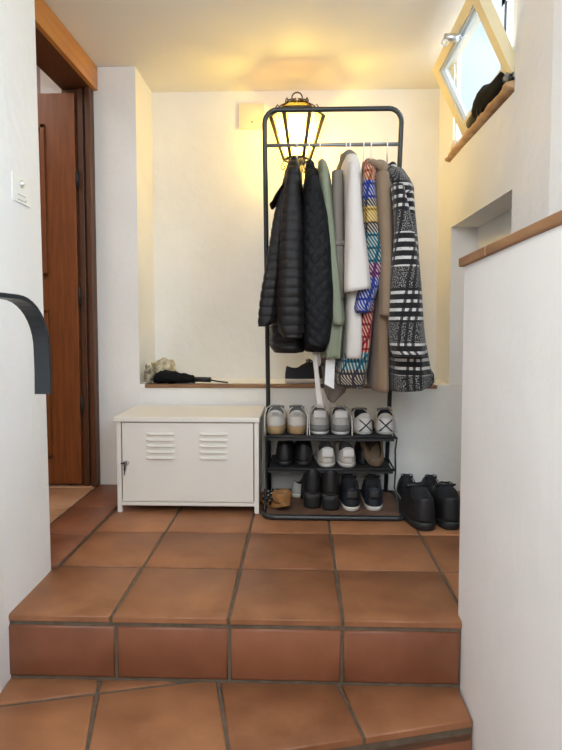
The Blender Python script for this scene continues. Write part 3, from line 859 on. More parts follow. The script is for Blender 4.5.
# 6 tweed coat ---------------------------------------------------------------------
g = garment('tweed_coat', 'multicoloured tweed coat with red, blue and yellow checks', 'coat', 370)
tab = [(164, 363, 373), (190, 362, 376), (230, 362, 379), (270, 360, 379), (314, 355, 371), (338, 349, 369), (356, 339, 367), (374, 332, 365), (383, 333, 363)]
mb = MB(); mb.loft(cloth_loft(tab, Y0, shoulder(.19), fold=.05, nf=3, slant=-.012)); obj('body', mb, 'tweed_body', g)
tab = [(168, 363.5, 373), (185, 362, 375), (200, 362, 376.5), (225, 363, 379), (250, 364, 383), (265, 363, 384), (280, 360, 380.5), (295, 355.5, 375.5), (308, 352.5, 371), (313, 355, 369)]
mb = MB(); mb.loft(cloth_loft(tab, 2.385, sleeve_w(.045, .055), fold=.025, expo=2.3)); obj('sleeve', mb, 'tweed_sleeve', g)
t2, ys_ = back_sleeve(tab, 2.385, 0); mb = MB(); mb.loft(cloth_loft(t2, ys_, sleeve_w(.045, .05), fold=.03)); obj('sleeve', mb, 'tweed_sleeve', g)
mb = collar_mesh(367, 167, Y0-.02, .019, .05, .045); obj('collar', mb, 'tweed_body', g)
mb = MB(); grid = []
for px, py, w in ((368, 330, .02), (366, 350, .022), (364, 370, .02), (362, 388, .012)):
    c = at(px, py, 2.46); grid.append([(c.x-w/2, c.y-.01, c.z), (c.x, c.y, c.z), (c.x+w/2, c.y+.01, c.z)])
mb.sheet(grid, .004); obj('front_facing', mb, 'camel_dark', g, label='brown facing along the tweed front')
hanger(363.5, Y0, 164, 'white_plastic', 'white hanger holding the multicoloured tweed coat')

# 7 camel coat -----------------------------------------------------------------------
g = garment('camel_coat', 'camel brown wool coat between the tweed and checked coats', 'coat', 382)
tab = [(163, 371, 385), (185, 374, 390), (240, 376, 390.5), (300, 371, 387), (320, 370, 386), (350, 369, 386), (387, 368.5, 386)]
mb = MB(); mb.loft(cloth_loft(tab, Y0, shoulder(.20), fold=.04, nf=3, ph=1.4)); obj('body', mb, 'camel', g)
tab = [(174, 376, 388.5), (190, 376, 390), (208, 377, 391), (240, 378.5, 392), (280, 379, 391.5), (312, 379.5, 391), (316.5, 380.5, 390.5)]
mb = MB(); mb.loft(cloth_loft(tab, 2.37, sleeve_w(.045, .05), fold=.03, expo=2.3)); obj('sleeve', mb, 'camel', g)
t2, ys_ = back_sleeve(tab, 2.37, -2); mb = MB(); mb.loft(cloth_loft(t2, ys_, sleeve_w(.045, .05), fold=.03)); obj('sleeve', mb, 'camel', g)
mb = collar_mesh(378, 168, Y0-.03, .026, .055, .05, .006); obj('collar', mb, 'camel', g)
mb = MB(); rg = []
for k, (px, py, w) in enumerate(((370, 160, .014), (375, 163, .022), (381, 168, .024), (386, 173, .02), (389, 177, .010))):
    q = at(px, py, Y0-.09); rg.append([(q.x+w*.8*math.cos(a), q.y+w*1.8*math.sin(a), q.z+w*.7*math.cos(a-.9)) for a in [2*PI*i/14 for i in range(14)]])
mb.loft(rg); obj('hood', mb, 'camel', g)
hanger(371, Y0, 162, 'white_plastic', 'white hanger holding the camel brown coat')

# 8 checked coat --------------------------------------------------------------------------
g = garment('checked_coat', 'black and white checked wool coat at the right end of the rail', 'coat', 400)
tab = [(170, 388, 400), (185, 389, 407), (200, 391, 409), (215, 392, 410), (250, 392, 414), (300, 389, 418), (340, 387, 421.5), (362, 386.5, 424.5), (376, 386.5, 427), (386, 387, 424)]
mb = MB(); mb.loft(cloth_loft(tab, Y0-.03, shoulder(.20), fold=.04, nf=3, ph=2.1, slant=.010)); obj('body', mb, 'plaid', g)
tab = [(186, 391, 403), (205, 393, 407.5), (232, 394, 414), (250, 393, 417), (283, 390.5, 421), (325, 389, 423), (348, 390.5, 425), (356.5, 394, 423.5)]
mb = MB(); mb.loft(cloth_loft(tab, 2.33, sleeve_w(.05, .065), fold=.03, expo=2.3)); obj('sleeve', mb, 'plaid', g)
t2, ys_ = back_sleeve(tab, 2.34, -4); mb = MB(); mb.loft(cloth_loft(t2, ys_, sleeve_w(.045, .05), fold=.03)); obj('sleeve', mb, 'plaid', g)
mb = collar_mesh(391, 170, Y0-.03, .022, .055, .05, .006); obj('collar', mb, 'plaid', g)
mb = MB(); rg = []
for k, (px, py, w) in enumerate(((390, 168, .012), (395, 174, .032), (401, 183, .040), (406, 191, .036), (410, 198, .018))):
    q = at(px, py, Y0-.16); rg.append([(q.x+w*.9*math.cos(a), q.y+w*1.3*math.sin(a), q.z+w*.8*math.cos(a-.9)+.004*math.sin(5*a)) for a in [2*PI*i/18 for i in range(18)]])
mb.loft(rg); obj('hood', mb, 'plaid', g)
mb = MB(); rg = []
for px, py, w in ((421, 364, .008), (426, 368, .016), (431, 376, .018), (432, 382, .014), (430, 386, .006)):
    q = at(px, py, 2.62); rg.append([(q.x+w*.7*math.cos(a), q.y+w*1.6*math.sin(a), q.z+w*.8*math.cos(a-.6)) for a in [2*PI*i/12 for i in range(12)]])
mb.loft(rg); obj('belt_end', mb, 'plaid', g)
hanger(387, Y0, 168, 'chrome', 'steel hanger holding the black and white checked coat')

# ------------------------------------------------------------------ shoes
def foot_outline(L, W, H, n=40, flare=0.):
    """closed plan outline, heel at y=0, toe at y=L"""
    o = []
    for k in range(n):
        t = 2*PI*k/n; c, s = math.cos(t), math.sin(t)    # t=0: right side ; -pi/2 heel ; pi/2 toe
        v = .5+.5*math.copysign(abs(s)**.82, s)
        w = (H+(W-H)*min(1, max(0, v/.62))**1.2) if v < .62 else W
        w = w*(1-.10*math.exp(-((v-.38)/.16)**2))
        x = w/2*math.copysign(abs(c)**.72, c)
        if v > .5: x += -.012*((v-.5)/.5)**2*flare
        o.append((x, v*L))
    return o
def make_shoe(name, label, cat, loc, rz, group, L=.27, W=.094, H=.076, sole=.028, heel=.095, throat=.075, mats=('shoe_white', 'sole_offwhite', 'insole_grey'), sole2=None,
              laces='lace_white', tab=None, patch=None, text=None, cross=None, mirror=1, pitch=0., roll=0., shaft=None, opening=.56, midsole=None, lace_fall=None, heelblock=None, rot=None, band=None):
    root = thing(name, label, cat, loc, 0, group, rot or (pitch, roll, rz))
    n = 40; o = foot_outline(L, W, H, n, mirror)
    up_m, so_m, in_m = mats
    zs = sole
    # sole with slightly rounded edge
    mb = MB(); rings = []
    def lift(y): return .016*max(0, (y/L-.78)/.22)**2
    hz = heelblock or 0
    def zz(y): return hz*max(0, 1-max(0, y/L-.28)/.30)**1 if hz and y/L > .28 else (hz if hz else 0)
    def base(y): return (hz*(1-min(1, max(0, (y/L-.30)/.38))**.8) if hz else 0)+lift(y)
    so = .010 if hz else zs
    for s, z in ((.93, 0), (1.0, .004), (1.03, so*.55), (1.02, so), (.9, so+.002)):
        cy = L*.5
        rings.append([(x*s, cy+(y-cy)*(1-(1-s)*.45), z+base(y)) for x, y in o])
    mb.loft(rings); obj('sole', mb, so_m, root, True)
    if sole2:
        mb = MB(); rings = []
        for s, z in ((1.035, zs*.45), (1.045, zs*.6), (1.035, zs*.98), (.95, zs)):
            rings.append([(x*s, L*.5+(y-L*.5)*(1+(s-1)*.4), z+lift(y)) for x, y in o])
        mb.loft(rings); obj('midsole', mb, sole2, root, True)
    if hz:
        mb = MB(); rings = []
        for u in (0, .15, .6, 1):
            w = H*.5*(.86+.12*u); rings.append([(w*math.cos(t)*.98, .040-.036*abs(math.sin(t))**.6*(1 if math.sin(t) < 0 else -.9)*(.92+.08*u), u*hz+.002) for t in [2*PI*k/24 for k in range(24)]])
        mb.loft(rings); obj('heel', mb, so_m, root, True)
    # upper: rings morph from the sole outline to the ankle opening
    z0 = so
    oc_y, ol, ow = L*opening*.5+.004, L*opening*.5-.004, H*.40
    op = []
    for x, y in o:
        k = len(op); t = 2*PI*k/n
        op.append((ow*math.copysign(abs(math.cos(t))**.8, math.cos(t)), oc_y+ol*math.sin(t)))
    def rim(y):      # height of the rim along the opening: heel, dip, throat
        v = (y-(oc_y-ol))/(2*ol)
        return heel-(heel-throat)*min(1, v/.5)*.75-.010*math.sin(PI*min(1, v/.7))+max(0, v-.55)*.055
    if shaft: rim0 = rim; rim = lambda y: rim0(y)+shaft
    K = 10; rings = []
    for k in range(K+1):
        s = k/K
        rg = []
        for (x, y), (px, py) in zip(o, op):
            v = y/L
            toe = min(1, max(0, (v-.45)/.55))
            zr = rim(py)
            prof = (1-(1-s)**(1.15+1.7*toe))
            sp = s**(1.6-.75*toe)
            bulge = 1+.035*math.sin(PI*s)*(1-toe*.5)
            rg.append(((x+(px-x)*sp)*bulge, y+(py-y)*sp, z0+base(y)*(1-s)+base(py)*s+zr*prof*1.0))
        rings.append(rg)
    dd = min(.055, heel*.85)
    for d, dz in ((.93, .003), (.84, -.002), (.80, -dd*.55), (.76, -dd if not shaft else -.09)):
        rings.append([(p[0]*d, oc_y+(p[1]-oc_y)*(1-(1-d)*.6), p[2]+dz) for p in rings[K]])
    mb = MB(); mb.loft(rings[:K+2], True, False); mb.loft(rings[K+1:], False, True, mi=1)
    upper = obj('upper', mb, [up_m, in_m], root, True)
    # tongue
    if laces:
        ty = oc_y+ol; tz = z0+rim(ty)+base(ty)
        mb = MB(); grid = []
        for u in range(6):
            a = u/5; y = ty+.035-.055*a; z = tz-.014+.022*a+.004*a*a
            w = ow*(.75+.2*a); grid.append([(w*b, y+.012*b*b, z-.010*b*b*(1-a*.5)) for b in (-1, -.6, -.2, .2, .6, 1)])
        mb.sheet(grid, .006); obj('tongue', mb, tab if tab else up_m, root, True)
        mb = MB()
        for i in range(4):
            y = ty+.012+i*.020; s = (y-ty)/(L-ty); z = tz-.0+.008-i*.0125
            mb.tube([(-ow*.85, y+.006, z-.014), (-ow*.4, y+.002, z), (0, y, z+.003), (ow*.4, y-.002, z), (ow*.85, y+.006, z-.014)], .0027, 6)
        for sx in (-1, 1):
            mb.tube([(0, ty+.008, tz+.010), (sx*.018, ty-.002, tz+.017), (sx*.030, ty-.010, tz+.013), (sx*.024, ty-.006, tz+.006), (sx*.004, ty+.006, tz+.008)], .0024, 6)
            mb.tube([(0, ty+.008, tz+.010), (sx*.020, ty-.008, tz+.006), (sx*.036, ty-.02, tz-.012), (sx*.040, ty-.026, tz-.035)], .0024, 6)
        if lace_fall:
            for sx, ln in lace_fall:
                mb.tube([(sx*.024, ty-.006, tz+.012), (sx*.044, ty-.06, tz+.006), (sx*.050, ty-.11, tz-.016), (sx*.051, .012, z0+.05), (sx*.050, -.014, z0-.0), (sx*.049, -.016, z0-ln)], .0028, 6)
        obj('laces', mb, laces, root, True)
    def heel_pt(x, z, out=.0015):
        # point on the back of the heel
        hw = H/2; s = min(1, max(0, (z-z0)/heel)); 
        xx = max(-.98, min(.98, x/(hw*1.0)))
        y = .0+hw*.9*(1-math.sqrt(1-xx*xx))*.62
        return (x, y-out-.0022*math.sin(PI*s)+.009*s**1.6, z)
    if patch:
        pm, w, za, zb = patch
        mb = MB(); grid = [[heel_pt(w*(b/6)*(1 if True else 1), za+(zb-za)*a/4, .0030) for b in range(-6, 7)] for a in range(5)]
        mb.sheet(grid, .003); obj('heel_tab', mb, pm, root, True)
    if band:
        bmname, za, zb = band
        mb = MB(); grid = []
        for a in range(3):
            z = za+(zb-za)*a/2
            row = []
            for k in range(-12, 13):
                t = -PI/2+k/12*1.35
                i = (t/(2*PI)*n) % n; i0 = int(i) % n; i1 = (i0+1) % n; fr_ = i-int(i)
                x = o[i0][0]*(1-fr_)+o[i1][0]*fr_; y = o[i0][1]*(1-fr_)+o[i1][1]*fr_
                cy = L*.4; row.append((x*1.055, cy+(y-cy)*1.012-.0015, z))
            grid.append(row)
        mb.sheet(grid, .002); obj('heel_band', mb, bmname, root, True)
    if cross:
        for sx in (-1, 1):
            mb = MB(); grid = []
            for a in range(7):
                u = a/6; z = z0+.006+.055*u; x = sx*(-.030+.060*u)
                grid.append([heel_pt(x-.004, z, .004), heel_pt(x+.004, z, .004)])
            mb.sheet(grid, .0022); obj('cross_strap', mb, cross, root, True)
    if text:
        cu_ = bpy.data.curves.new('heel_lettering', 'FONT'); cu_.body = text[0]; cu_.size = text[1]; cu_.extrude = .0006; cu_.align_x = 'CENTER'; cu_.align_y = 'CENTER'
        tt = bpy.data.objects.new('lettering_source', cu_); COL.objects.link(tt); bpy.context.view_layer.update()
        tm = bpy.data.meshes.new_from_object(tt.evaluated_get(bpy.context.evaluated_depsgraph_get())); bpy.data.objects.remove(tt); tm.materials.clear()
        to = bpy.data.objects.new('heel_lettering', tm); COL.objects.link(to); to.parent = root; cu_ = tm
        to.location = (0, heel_pt(0, text[2], .0058)[1], text[2]); to.rotation_euler = (PI/2, 0, 0); cu_.materials.append(M['text_grey'])
    return root
def spot(px, z, Y=None):
    """heel position: px column at depth Y on height z"""
    d = ray(px, 400); t = Y/d[1]; return (d[0]*t, Y, z)

SH = 'trainers on the top shelf'
YT = 2.648
def dirz(x, Y): return math.atan2(x, Y)
for i, px in enumerate((275.3, 296.8)):
    make_shoe('low_trainer', ('left' if i == 0 else 'right')+' cream trainer with tan gum sole on the top shelf', 'shoe', spot(px, S1+.001, YT), R(0), SH, W=.108, H=.101, sole=.038, heel=.074, throat=.036,
              mats=('shoe_cream', 'gum', 'insole_grey'), tab='shoe_grey', patch=('shoe_lightgrey', .028, .088, .109), text=('VEJA', .017, .0985), mirror=-1 if i == 0 else 1, lace_fall=[(-1, .035)] if i == 0 else [(1, .045)])
for i, px in enumerate((320.2, 341.5)):
    make_shoe('running_trainer', ('left' if i == 0 else 'right')+' white trainer with grey band round its heel on the top shelf', 'shoe', spot(px, S1+.001, YT), 0, SH, W=.108, H=.099, sole=.016, heel=.100, throat=.056,
              mats=('shoe_lightgrey', 'shoe_white', 'insole_grey'), patch=('shoe_white', .029, .080, .114), band=('shoe_grey', .016, .046), tab='shoe_white', mirror=-1 if i == 0 else 1, lace_fall=[(-1, .015)] if i == 0 else [(1, .02)])
for i, (px, a) in enumerate(((366.0, -6), (386.0, 6))):
    make_shoe('striped_trainer', ('left' if i == 0 else 'right')+' white trainer with crossed dark heel straps on the top shelf', 'shoe', spot(px, S1+.001, YT+.005), R(-a), SH, W=.104, H=.100, sole=.012, heel=.088, throat=.050,
              mats=('shoe_white', 'shoe_lightgrey', 'insole_dark'), patch=('shoe_cream', .020, .080, .100), cross='shoe_black', tab='shoe_grey', mirror=-1 if i == 0 else 1, lace_fall=[] if i == 0 else [(1, .0)])
SH = 'shoes on the middle shelf'
YM = 2.675
for i, px in enumerate((284.5, 303.5)):
    make_shoe('black_trainer', ('left' if i == 0 else 'right')+' all-black shoe on the middle shelf under the cream trainers', 'shoe', spot(px, S2+.001, YM), 0, SH, W=.100, H=.090, sole=.026, heel=.080, throat=.045,
              mats=('shoe_black', 'sole_black', 'insole_dark'), laces='lace_black', mirror=-1 if i == 0 else 1)
for i, px in enumerate((328, 349)):
    make_shoe('plain_trainer', ('left' if i == 0 else 'right')+' plain off-white trainer on the middle shelf', 'shoe', spot(px, S2+.001, YM-.01), R(3), SH, W=.102, H=.094, sole=.02, heel=.075, throat=.042,
              mats=('shoe_cream', 'sole_offwhite', 'insole_grey'), patch=('shoe_white', .026, .050, .091), tab='shoe_grey', mirror=-1 if i == 0 else 1)
# brown slip-on tipped up against the wall
p = spot(376.5, S2+.006, 2.668)
make_shoe('slip_on_shoe', 'brown slip-on shoe tipped up at the right of the middle shelf', 'shoe', p, 0, SH, L=.27, W=.118, H=.10, sole=.012, heel=.028, throat=.030, mats=('shoe_brown', 'shoe_brown', 'insole_brown'), laces=None, opening=.92, rot=(R(33), 0, R(3)))
p = spot(364, S2+.001, 2.72)
make_shoe('slip_on_shoe', 'dark slip-on shoe half hidden beside the tipped brown one', 'shoe', p, 0, SH, L=.22, W=.06, H=.05, sole=.012, heel=.06, throat=.05, mats=('shoe_black', 'sole_black', 'insole_dark'), laces=None, opening=.7)
SH = 'shoes on the bottom shelf'
ZB = .0165
for i, (px, Y, a) in enumerate(((313.5, 2.60, 3), (331.5, 2.575, 0))):
    make_shoe('heeled_ankle_boot', ('left' if i == 0 else 'right')+' black ankle boot with block heel on the bottom board', 'shoe', spot(px, ZB, Y), R(a), SH, L=.23, W=.102, H=.090, sole=.01, heel=.085, throat=.06,
              mats=('shoe_black', 'sole_black', 'insole_dark'), laces=None, heelblock=.072, opening=.5, shaft=.018)
for i, (px, Y, a) in enumerate(((353, 2.57, 1), (375.5, 2.58, -3))):
    make_shoe('navy_trainer', ('left' if i == 0 else 'right')+' dark navy trainer with white sole on the bottom board', 'shoe', spot(px, ZB, Y), R(a), SH, W=.102, H=.094, sole=.022, heel=.082, throat=.07,
              mats=('shoe_navy', 'sole_offwhite', 'insole_dark'), laces='lace_black', patch=('shoe_black', .022, .06, .098), mirror=-1 if i == 0 else 1)
# tan sandal with studded straps
p = spot(287, ZB, 2.55)
sd = thing('sandal', 'tan leather sandal with dark studded straps at the left of the bottom board', 'shoe', p, R(28), SH)
o = foot_outline(.26, .10, .082)
mb = MB(); rings = []
for s, z in ((.95, 0), (1, .003), (1.02, .016), (.95, .020)): rings.append([(x*s, y, z+.03*max(0, 1-y/.12)**2) for x, y in o])
mb.loft(rings); obj('sole', mb, 'tan_leather', sd, True)
mb = MB(); rg = []
for s, z in ((.85, .018), (.98, .03), (1.0, .055), (.9, .062), (.8, .05), (.78, .022)): rg.append([(x*s*.95, .012+(y-.012)*.30*s, z+.026) for x, y in o])
mb.loft(rg, False, False); obj('heel_cup', mb, 'tan_leather', sd, True)
for k, y in enumerate((.09, .13, .165)):
    mb = MB(); grid = []
    for a in range(9):
        t = PI*a/8; x = -.045*math.cos(t); z = .016+.042*math.sin(t)**.8
        grid.append([(x, y-.010, z), (x, y+.010, z)])
    mb.sheet(grid, .004)
    sb = obj('strap', mb, 'shoe_black', sd, True)
    mb = MB()
    for a in range(1, 8):
        t = PI*a/8; mb.ball((-.047*math.cos(t), y, .018+.043*math.sin(t)**.8), .0035, 8)
    obj('stud', mb, 'chrome', sb, True)
make_shoe('grey_trainer', 'pale grey trainer behind the tan sandal on the bottom board', 'shoe', spot(291.5, ZB, 2.79), R(-75), SH, L=.15, W=.075, H=.06, sole=.02, heel=.062, throat=.05, mats=('shoe_lightgrey', 'sole_offwhite', 'insole_dark'), laces='lace_white')

# floor, right of the rack
SH = 'shoes on the floor beside the rack'
for i, (p, Y, a, px) in enumerate(((0, 2.375, 8, 430), (0, 2.39, -2, 454.5))):
    make_shoe('high_boot', ('left' if i == 0 else 'right')+' bulky black lace-up boot on the floor right of the rack', 'shoe', spot(px, .001, Y), R(a), SH, L=.29, W=.128, H=.118, sole=.036, heel=.088, throat=.080,
              mats=('shoe_black', 'sole_black', 'insole_dark'), laces='lace_black', shaft=.012, mirror=-1 if i == 0 else 1, opening=.5)
make_shoe('navy_runner', 'navy running shoe with white side behind the black boots', 'shoe', spot(411, .001, 2.70), R(-4), SH, L=.23, W=.09, H=.08, sole=.028, heel=.078, throat=.050, mats=('shoe_navy', 'sole_offwhite', 'insole_dark'), laces='lace_black', patch=('shoe_white', .025, .04, .075))
make_shoe('navy_runner', 'second navy running shoe further back behind the black boots', 'shoe', spot(437, .001, 2.70), R(-3), SH, L=.25, W=.09, H=.08, sole=.028, heel=.070, throat=.045, mats=('shoe_navy', 'sole_offwhite', 'insole_dark'), laces='lace_black')
# trainer on the ledge, seen from its side
make_shoe('ledge_trainer', 'dark navy trainer with white sole on the wooden ledge', 'shoe', spot(285, .561, 3.03), R(-80), None, L=.24, W=.088, H=.07, sole=.026, heel=.065, throat=.06, mats=('shoe_navy', 'sole_offwhite', 'insole_dark'), laces='lace_black')

# ------------------------------------------------------------------ wall lantern and plates
lc = at(297, 133, 3.135)
zt_, zb_ = at(297, 113, 3.1).z, at(297, 158, 3.1).z
lamp = thing('wall_lantern', 'lit wrought iron wall lantern with yellow glass behind the rack', 'lamp', (lc.x, YN, lc.z))
Rt, Rb = .142, .070
hexa = [2*PI*(k+.0)/6+PI/6+PI/6 for k in range(6)]
mb = MB()
def hp(r, k, z): a = hexa[k % 6]; return Vector((lc.x+r*math.cos(a), 3.135+r*math.sin(a), z))
for k in range(6):
    d = hp(1, k, 0)-Vector((lc.x, 3.135, 0))
    mb.tube([hp(Rt, k, zt_), hp(Rb, k, zb_)], [.0125, .009], 8)
    mb.tube([hp(Rt, k, zt_), hp(Rt, k+1, zt_)], .007, 6); mb.tube([hp(Rb, k, zb_), hp(Rb, k+1, zb_)], .007, 6)
obj('cage', mb, 'iron', lamp)
gm = bpy.data.materials.new('amber lantern glass'); gm.use_nodes = True; nt = gm.node_tree
tr = nt.nodes.new('ShaderNodeBsdfTransparent'); tr.inputs[0].default_value = (1, .90, .55, 1)
tl = nt.nodes.new('ShaderNodeBsdfTranslucent'); tl.inputs[0].default_value = (1, .85, .45, 1)
mx = nt.nodes.new('ShaderNodeMixShader'); mx.inputs[0].default_value = .35
nt.links.new(tr.outputs[0], mx.inputs[1]); nt.links.new(tl.outputs[0], mx.inputs[2]); nt.links.new(mx.outputs[0], nt.nodes['Material Output'].inputs[0])
for k in range(6):
    mb = MB()
    a, b, c, d = hp(Rt-.004, k, zt_), hp(Rt-.004, k+1, zt_), hp(Rb-.004, k+1, zb_), hp(Rb-.004, k, zb_)
    mb.prism([a, b, c, d], (Vector((lc.x, 3.135, 0))-Vector(((a.x+b.x)/2, (a.y+b.y)/2, 0))).normalized()*.002)
    pane = obj('glass_panel', mb, gm, lamp)
    mb = MB()
    for u in (.33, .66):
        mb.tube([d+(a-d)*u, (d+(a-d)*(u+.03)+c+(b-c)*(u+.03))/2, c+(b-c)*u], .0018, 5)
    mb.tube([(a+b)/2, (c+d)/2], .0018, 5)
    obj('leading', mb, 'iron', pane)
mb = MB()
for k in range(6):
    d = hp(1, k, 0)-Vector((lc.x, 3.135, 0)); d.z = 0
    mb.tube([hp(Rt, k, zt_), hp(.10, k, zt_+.035), hp(.055, k, zt_+.055), hp(.012, k, zt_+.06)], .005, 6)
mb.tube([(lc.x+.075*math.cos(t), 3.135+.075*math.sin(t), zt_+.047) for t in [2*PI*k/20 for k in range(20)]], .004, 6, True)
rings = []
for r, z in ((Rt+.004, zt_-.002), (Rt+.004, zt_+.004), (.10, zt_+.035), (.055, zt_+.052), (.012, zt_+.06)): rings.append([(lc.x+r*math.cos(t), 3.135+r*math.sin(t), z) for t in [2*PI*k/6 for k in range(6)]])
mb.loft(rings, True, True, False)
rg_ = gm.copy(); rg_.node_tree.nodes['Mix Shader'].inputs[0].default_value = .10; rg_.name = 'dark amber roof glass'; rg_.node_tree.nodes['Transparent BSDF'].inputs[0].default_value = (.36, .28, .13, 1)
obj('roof', mb, rg_, lamp)
mb = MB()
ztop = at(297, 92, 3.135).z
for k in range(6):
    a = hexa[k]; dx, dy = math.cos(a), math.sin(a)
    pts = []
    for r, z in ((.115, .01), (.118, .04), (.105, .058), (.093, .048), (.098, .036), (.112, .034), (.085, .055), (.06, .066), (.035, .075), (.012, .085)):
        pts.append((lc.x+dx*r, 3.135+dy*r, zt_+z))
    mb.tube(pts, .0038, 6)
mb.tube([(lc.x+.028*math.cos(t), 3.135, ztop-.030+.028*math.sin(t)) for t in [2*PI*k/16 for k in range(16)]], .0042, 6, True)
obj('crown', mb, 'iron', lamp)
mb = MB()
for k in range(6):
    a = hexa[k]; dx, dy = math.cos(a), math.sin(a)
    pts = [(lc.x+dx*r, 3.135+dy*r, zb_+z) for r, z in ((.068, 0), (.078, -.018), (.088, -.036), (.080, -.052), (.066, -.048), (.064, -.036), (.072, -.032))]
    mb.tube(pts, .0035, 6)
mb.tube([(lc.x, 3.135, zb_), (lc.x, 3.135, zb_-.05)], [.05, .008], 12)
obj('lower_scroll', mb, 'iron', lamp)
mb = MB(); mb.box((lc.x-.03, YN-.012, zb_-.10), (lc.x+.03, YN-.0005, zb_+.06), .003); mb.tube([(lc.x, YN-.01, zb_-.06), (lc.x, 3.2, zb_-.075), (lc.x, 3.135, zb_-.045)], .008, 8)
obj('wall_bracket', mb, 'iron', lamp)
bm_ = bpy.data.materials.new('lit bulb'); bm_.use_nodes = True; nt = bm_.node_tree; em = nt.nodes.new('ShaderNodeEmission'); em.inputs[0].default_value = (1, .90, .58, 1); em.inputs[1].default_value = 14
nt.links.new(em.outputs[0], nt.nodes['Material Output'].inputs[0])
mb = MB(); mb.ball((lc.x, 3.135, zt_-.065), .048, 16, 0, (1, 1, 1.15)); mb.tube([(lc.x, 3.135, zt_-.01), (lc.x, 3.135, zt_+.03)], .016, 10)
bulb = obj('bulb', mb, bm_, lamp, label='glowing bulb'); bulb.visible_shadow = True
# cover plate left of the lantern
a, b = at(238.5, 104, YN), at(264.5, 129.5, YN)
pl = thing('cover_plate', 'blank beige square cover plate on the wall left of the lantern', 'cover plate', ((a.x+b.x)/2, YN, (a.z+b.z)/2))
mb = MB(); mb.box((a.x, YN-.012, b.z), (b.x, YN-.0005, a.z), .003); obj('plate', mb, 'plate', pl)
mb = MB(); q = at(252, 122, YN-.012); mb.tube([q+Vector((0, .002, 0)), q+Vector((0, -.003, 0))], .0045, 10); obj('screw', mb, 'iron', pl)
# switch plate on the left wall: the wall is splayed, so work along it
def wall_pt(px, py):
    # intersect with the far stretch of the wall, from (-.884,1.62) on
    d = ray(px, py); nx, ny = .335, .012
    t = (nx*-.884+ny*1.62)/(nx*d[0]+ny*d[1]); return Vector((d[0]*t, d[1]*t, CZ+d[2]*t))
a, b, c, d = wall_pt(10.5, 171), wall_pt(28, 181), wall_pt(28.5, 208.5), wall_pt(11.5, 198.5)
nrm = Vector((.335, .012, 0)).normalized()
zt2, zb2 = (a.z+b.z)/2, (c.z+d.z)/2
sw = thing('switch_plate', 'white rectangular switch plate on the left wall', 'switch', (a+b+c+d)/4)
a.x, b.x, c.x, d.x = (p.x+.003 for p in (a, b, c, d))
A = [Vector((a.x, a.y, zt2)), Vector((b.x, b.y, zt2)), Vector((b.x, b.y, zb2)), Vector((a.x, a.y, zb2))]
mb = MB(); mb.prism([p-nrm*.010 for p in A], nrm*.0125); obj('plate', mb, 'white_plastic', sw)
ctr = (A[0]+A[1]+A[2]+A[3])/4-nrm*.0065; ex = (A[1]-A[0]).normalized()
mb = MB(); mb.tube([ctr+Vector((0, 0, .018))+nrm*.008, ctr+Vector((0, 0, .018))+nrm*.016], [.013, .011], 16); mb.ball(ctr+Vector((0, 0, .018))+nrm*.017, .005, 8); obj('knob', mb, 'chrome', sw)
mb = MB()
for k, dz in enumerate((-.018, -.034)):
    q = ctr+Vector((0, 0, dz))+nrm*.0095
    mb.prism([q-ex*.028+Vector((0, 0, -.001)), q+ex*.028+Vector((0, 0, -.001)), q+ex*.028+Vector((0, 0, .001)), q-ex*.028+Vector((0, 0, .001))], nrm*.001)
obj('label_line', mb, 'shoe_lightgrey', sw)
mb = MB(); mb.ball(ctr+ex*.026+Vector((0, 0, -.03))+nrm*.0095, .004, 8); obj('screw', mb, 'chrome', sw)

# handrail: flat black bar that curves down at its end
hr = thing('handrail', 'flat black steel handrail curving down at its end by the left wall', 'handrail', (-.56, 1.3, .9))
mb = MB()
path = []
HX = -.575
e0 = atX(43, 394, HX); 
zr_ = atX(12, 297, HX).z
path = [(e0.y, e0.z), (e0.y+.002, e0.z+.05), (e0.y, e0.z+.10)]
for k in range(1, 11):
    t = PI/2*k/10; path.append((e0.y-.135*(1-math.cos(t))*1.0, e0.z+.10+(zr_-e0.z-.10)*math.sin(t)))
yl, zl = path[-1]
path += [(yl-.1, zl+.001), (yl-.3, zl+.012), (yl-.7, zl+.10), (yl-1.2, zl+.25)]
hw, ht = .0170, .0045
rings = []
for i, (y, z) in enumerate(path):
    p0, p1 = path[max(0, i-1)], path[min(len(path)-1, i+1)]
    ty, tz = p1[0]-p0[0], p1[1]-p0[1]; L_ = math.hypot(ty, tz); ny, nz = -tz/L_, ty/L_
    rings.append([(HX-hw, y+ny*ht, z+nz*ht), (HX+hw, y+ny*ht, z+nz*ht), (HX+hw, y-ny*ht, z-nz*ht), (HX-hw, y-ny*ht, z-nz*ht)])
mb.loft(rings, smooth=False); obj('bar', mb, 'rail_black', hr)
for i in (-3, -2):
    y, z = path[i]
    mb = MB(); mb.tube([(HX, y, z-.004), (HX, y, z-.05), (HX-.06, y, z-.07), (-.792 if y < .92 else -.80, y, z-.07)], .007, 8); obj('bracket', mb, 'rail_black', hr)

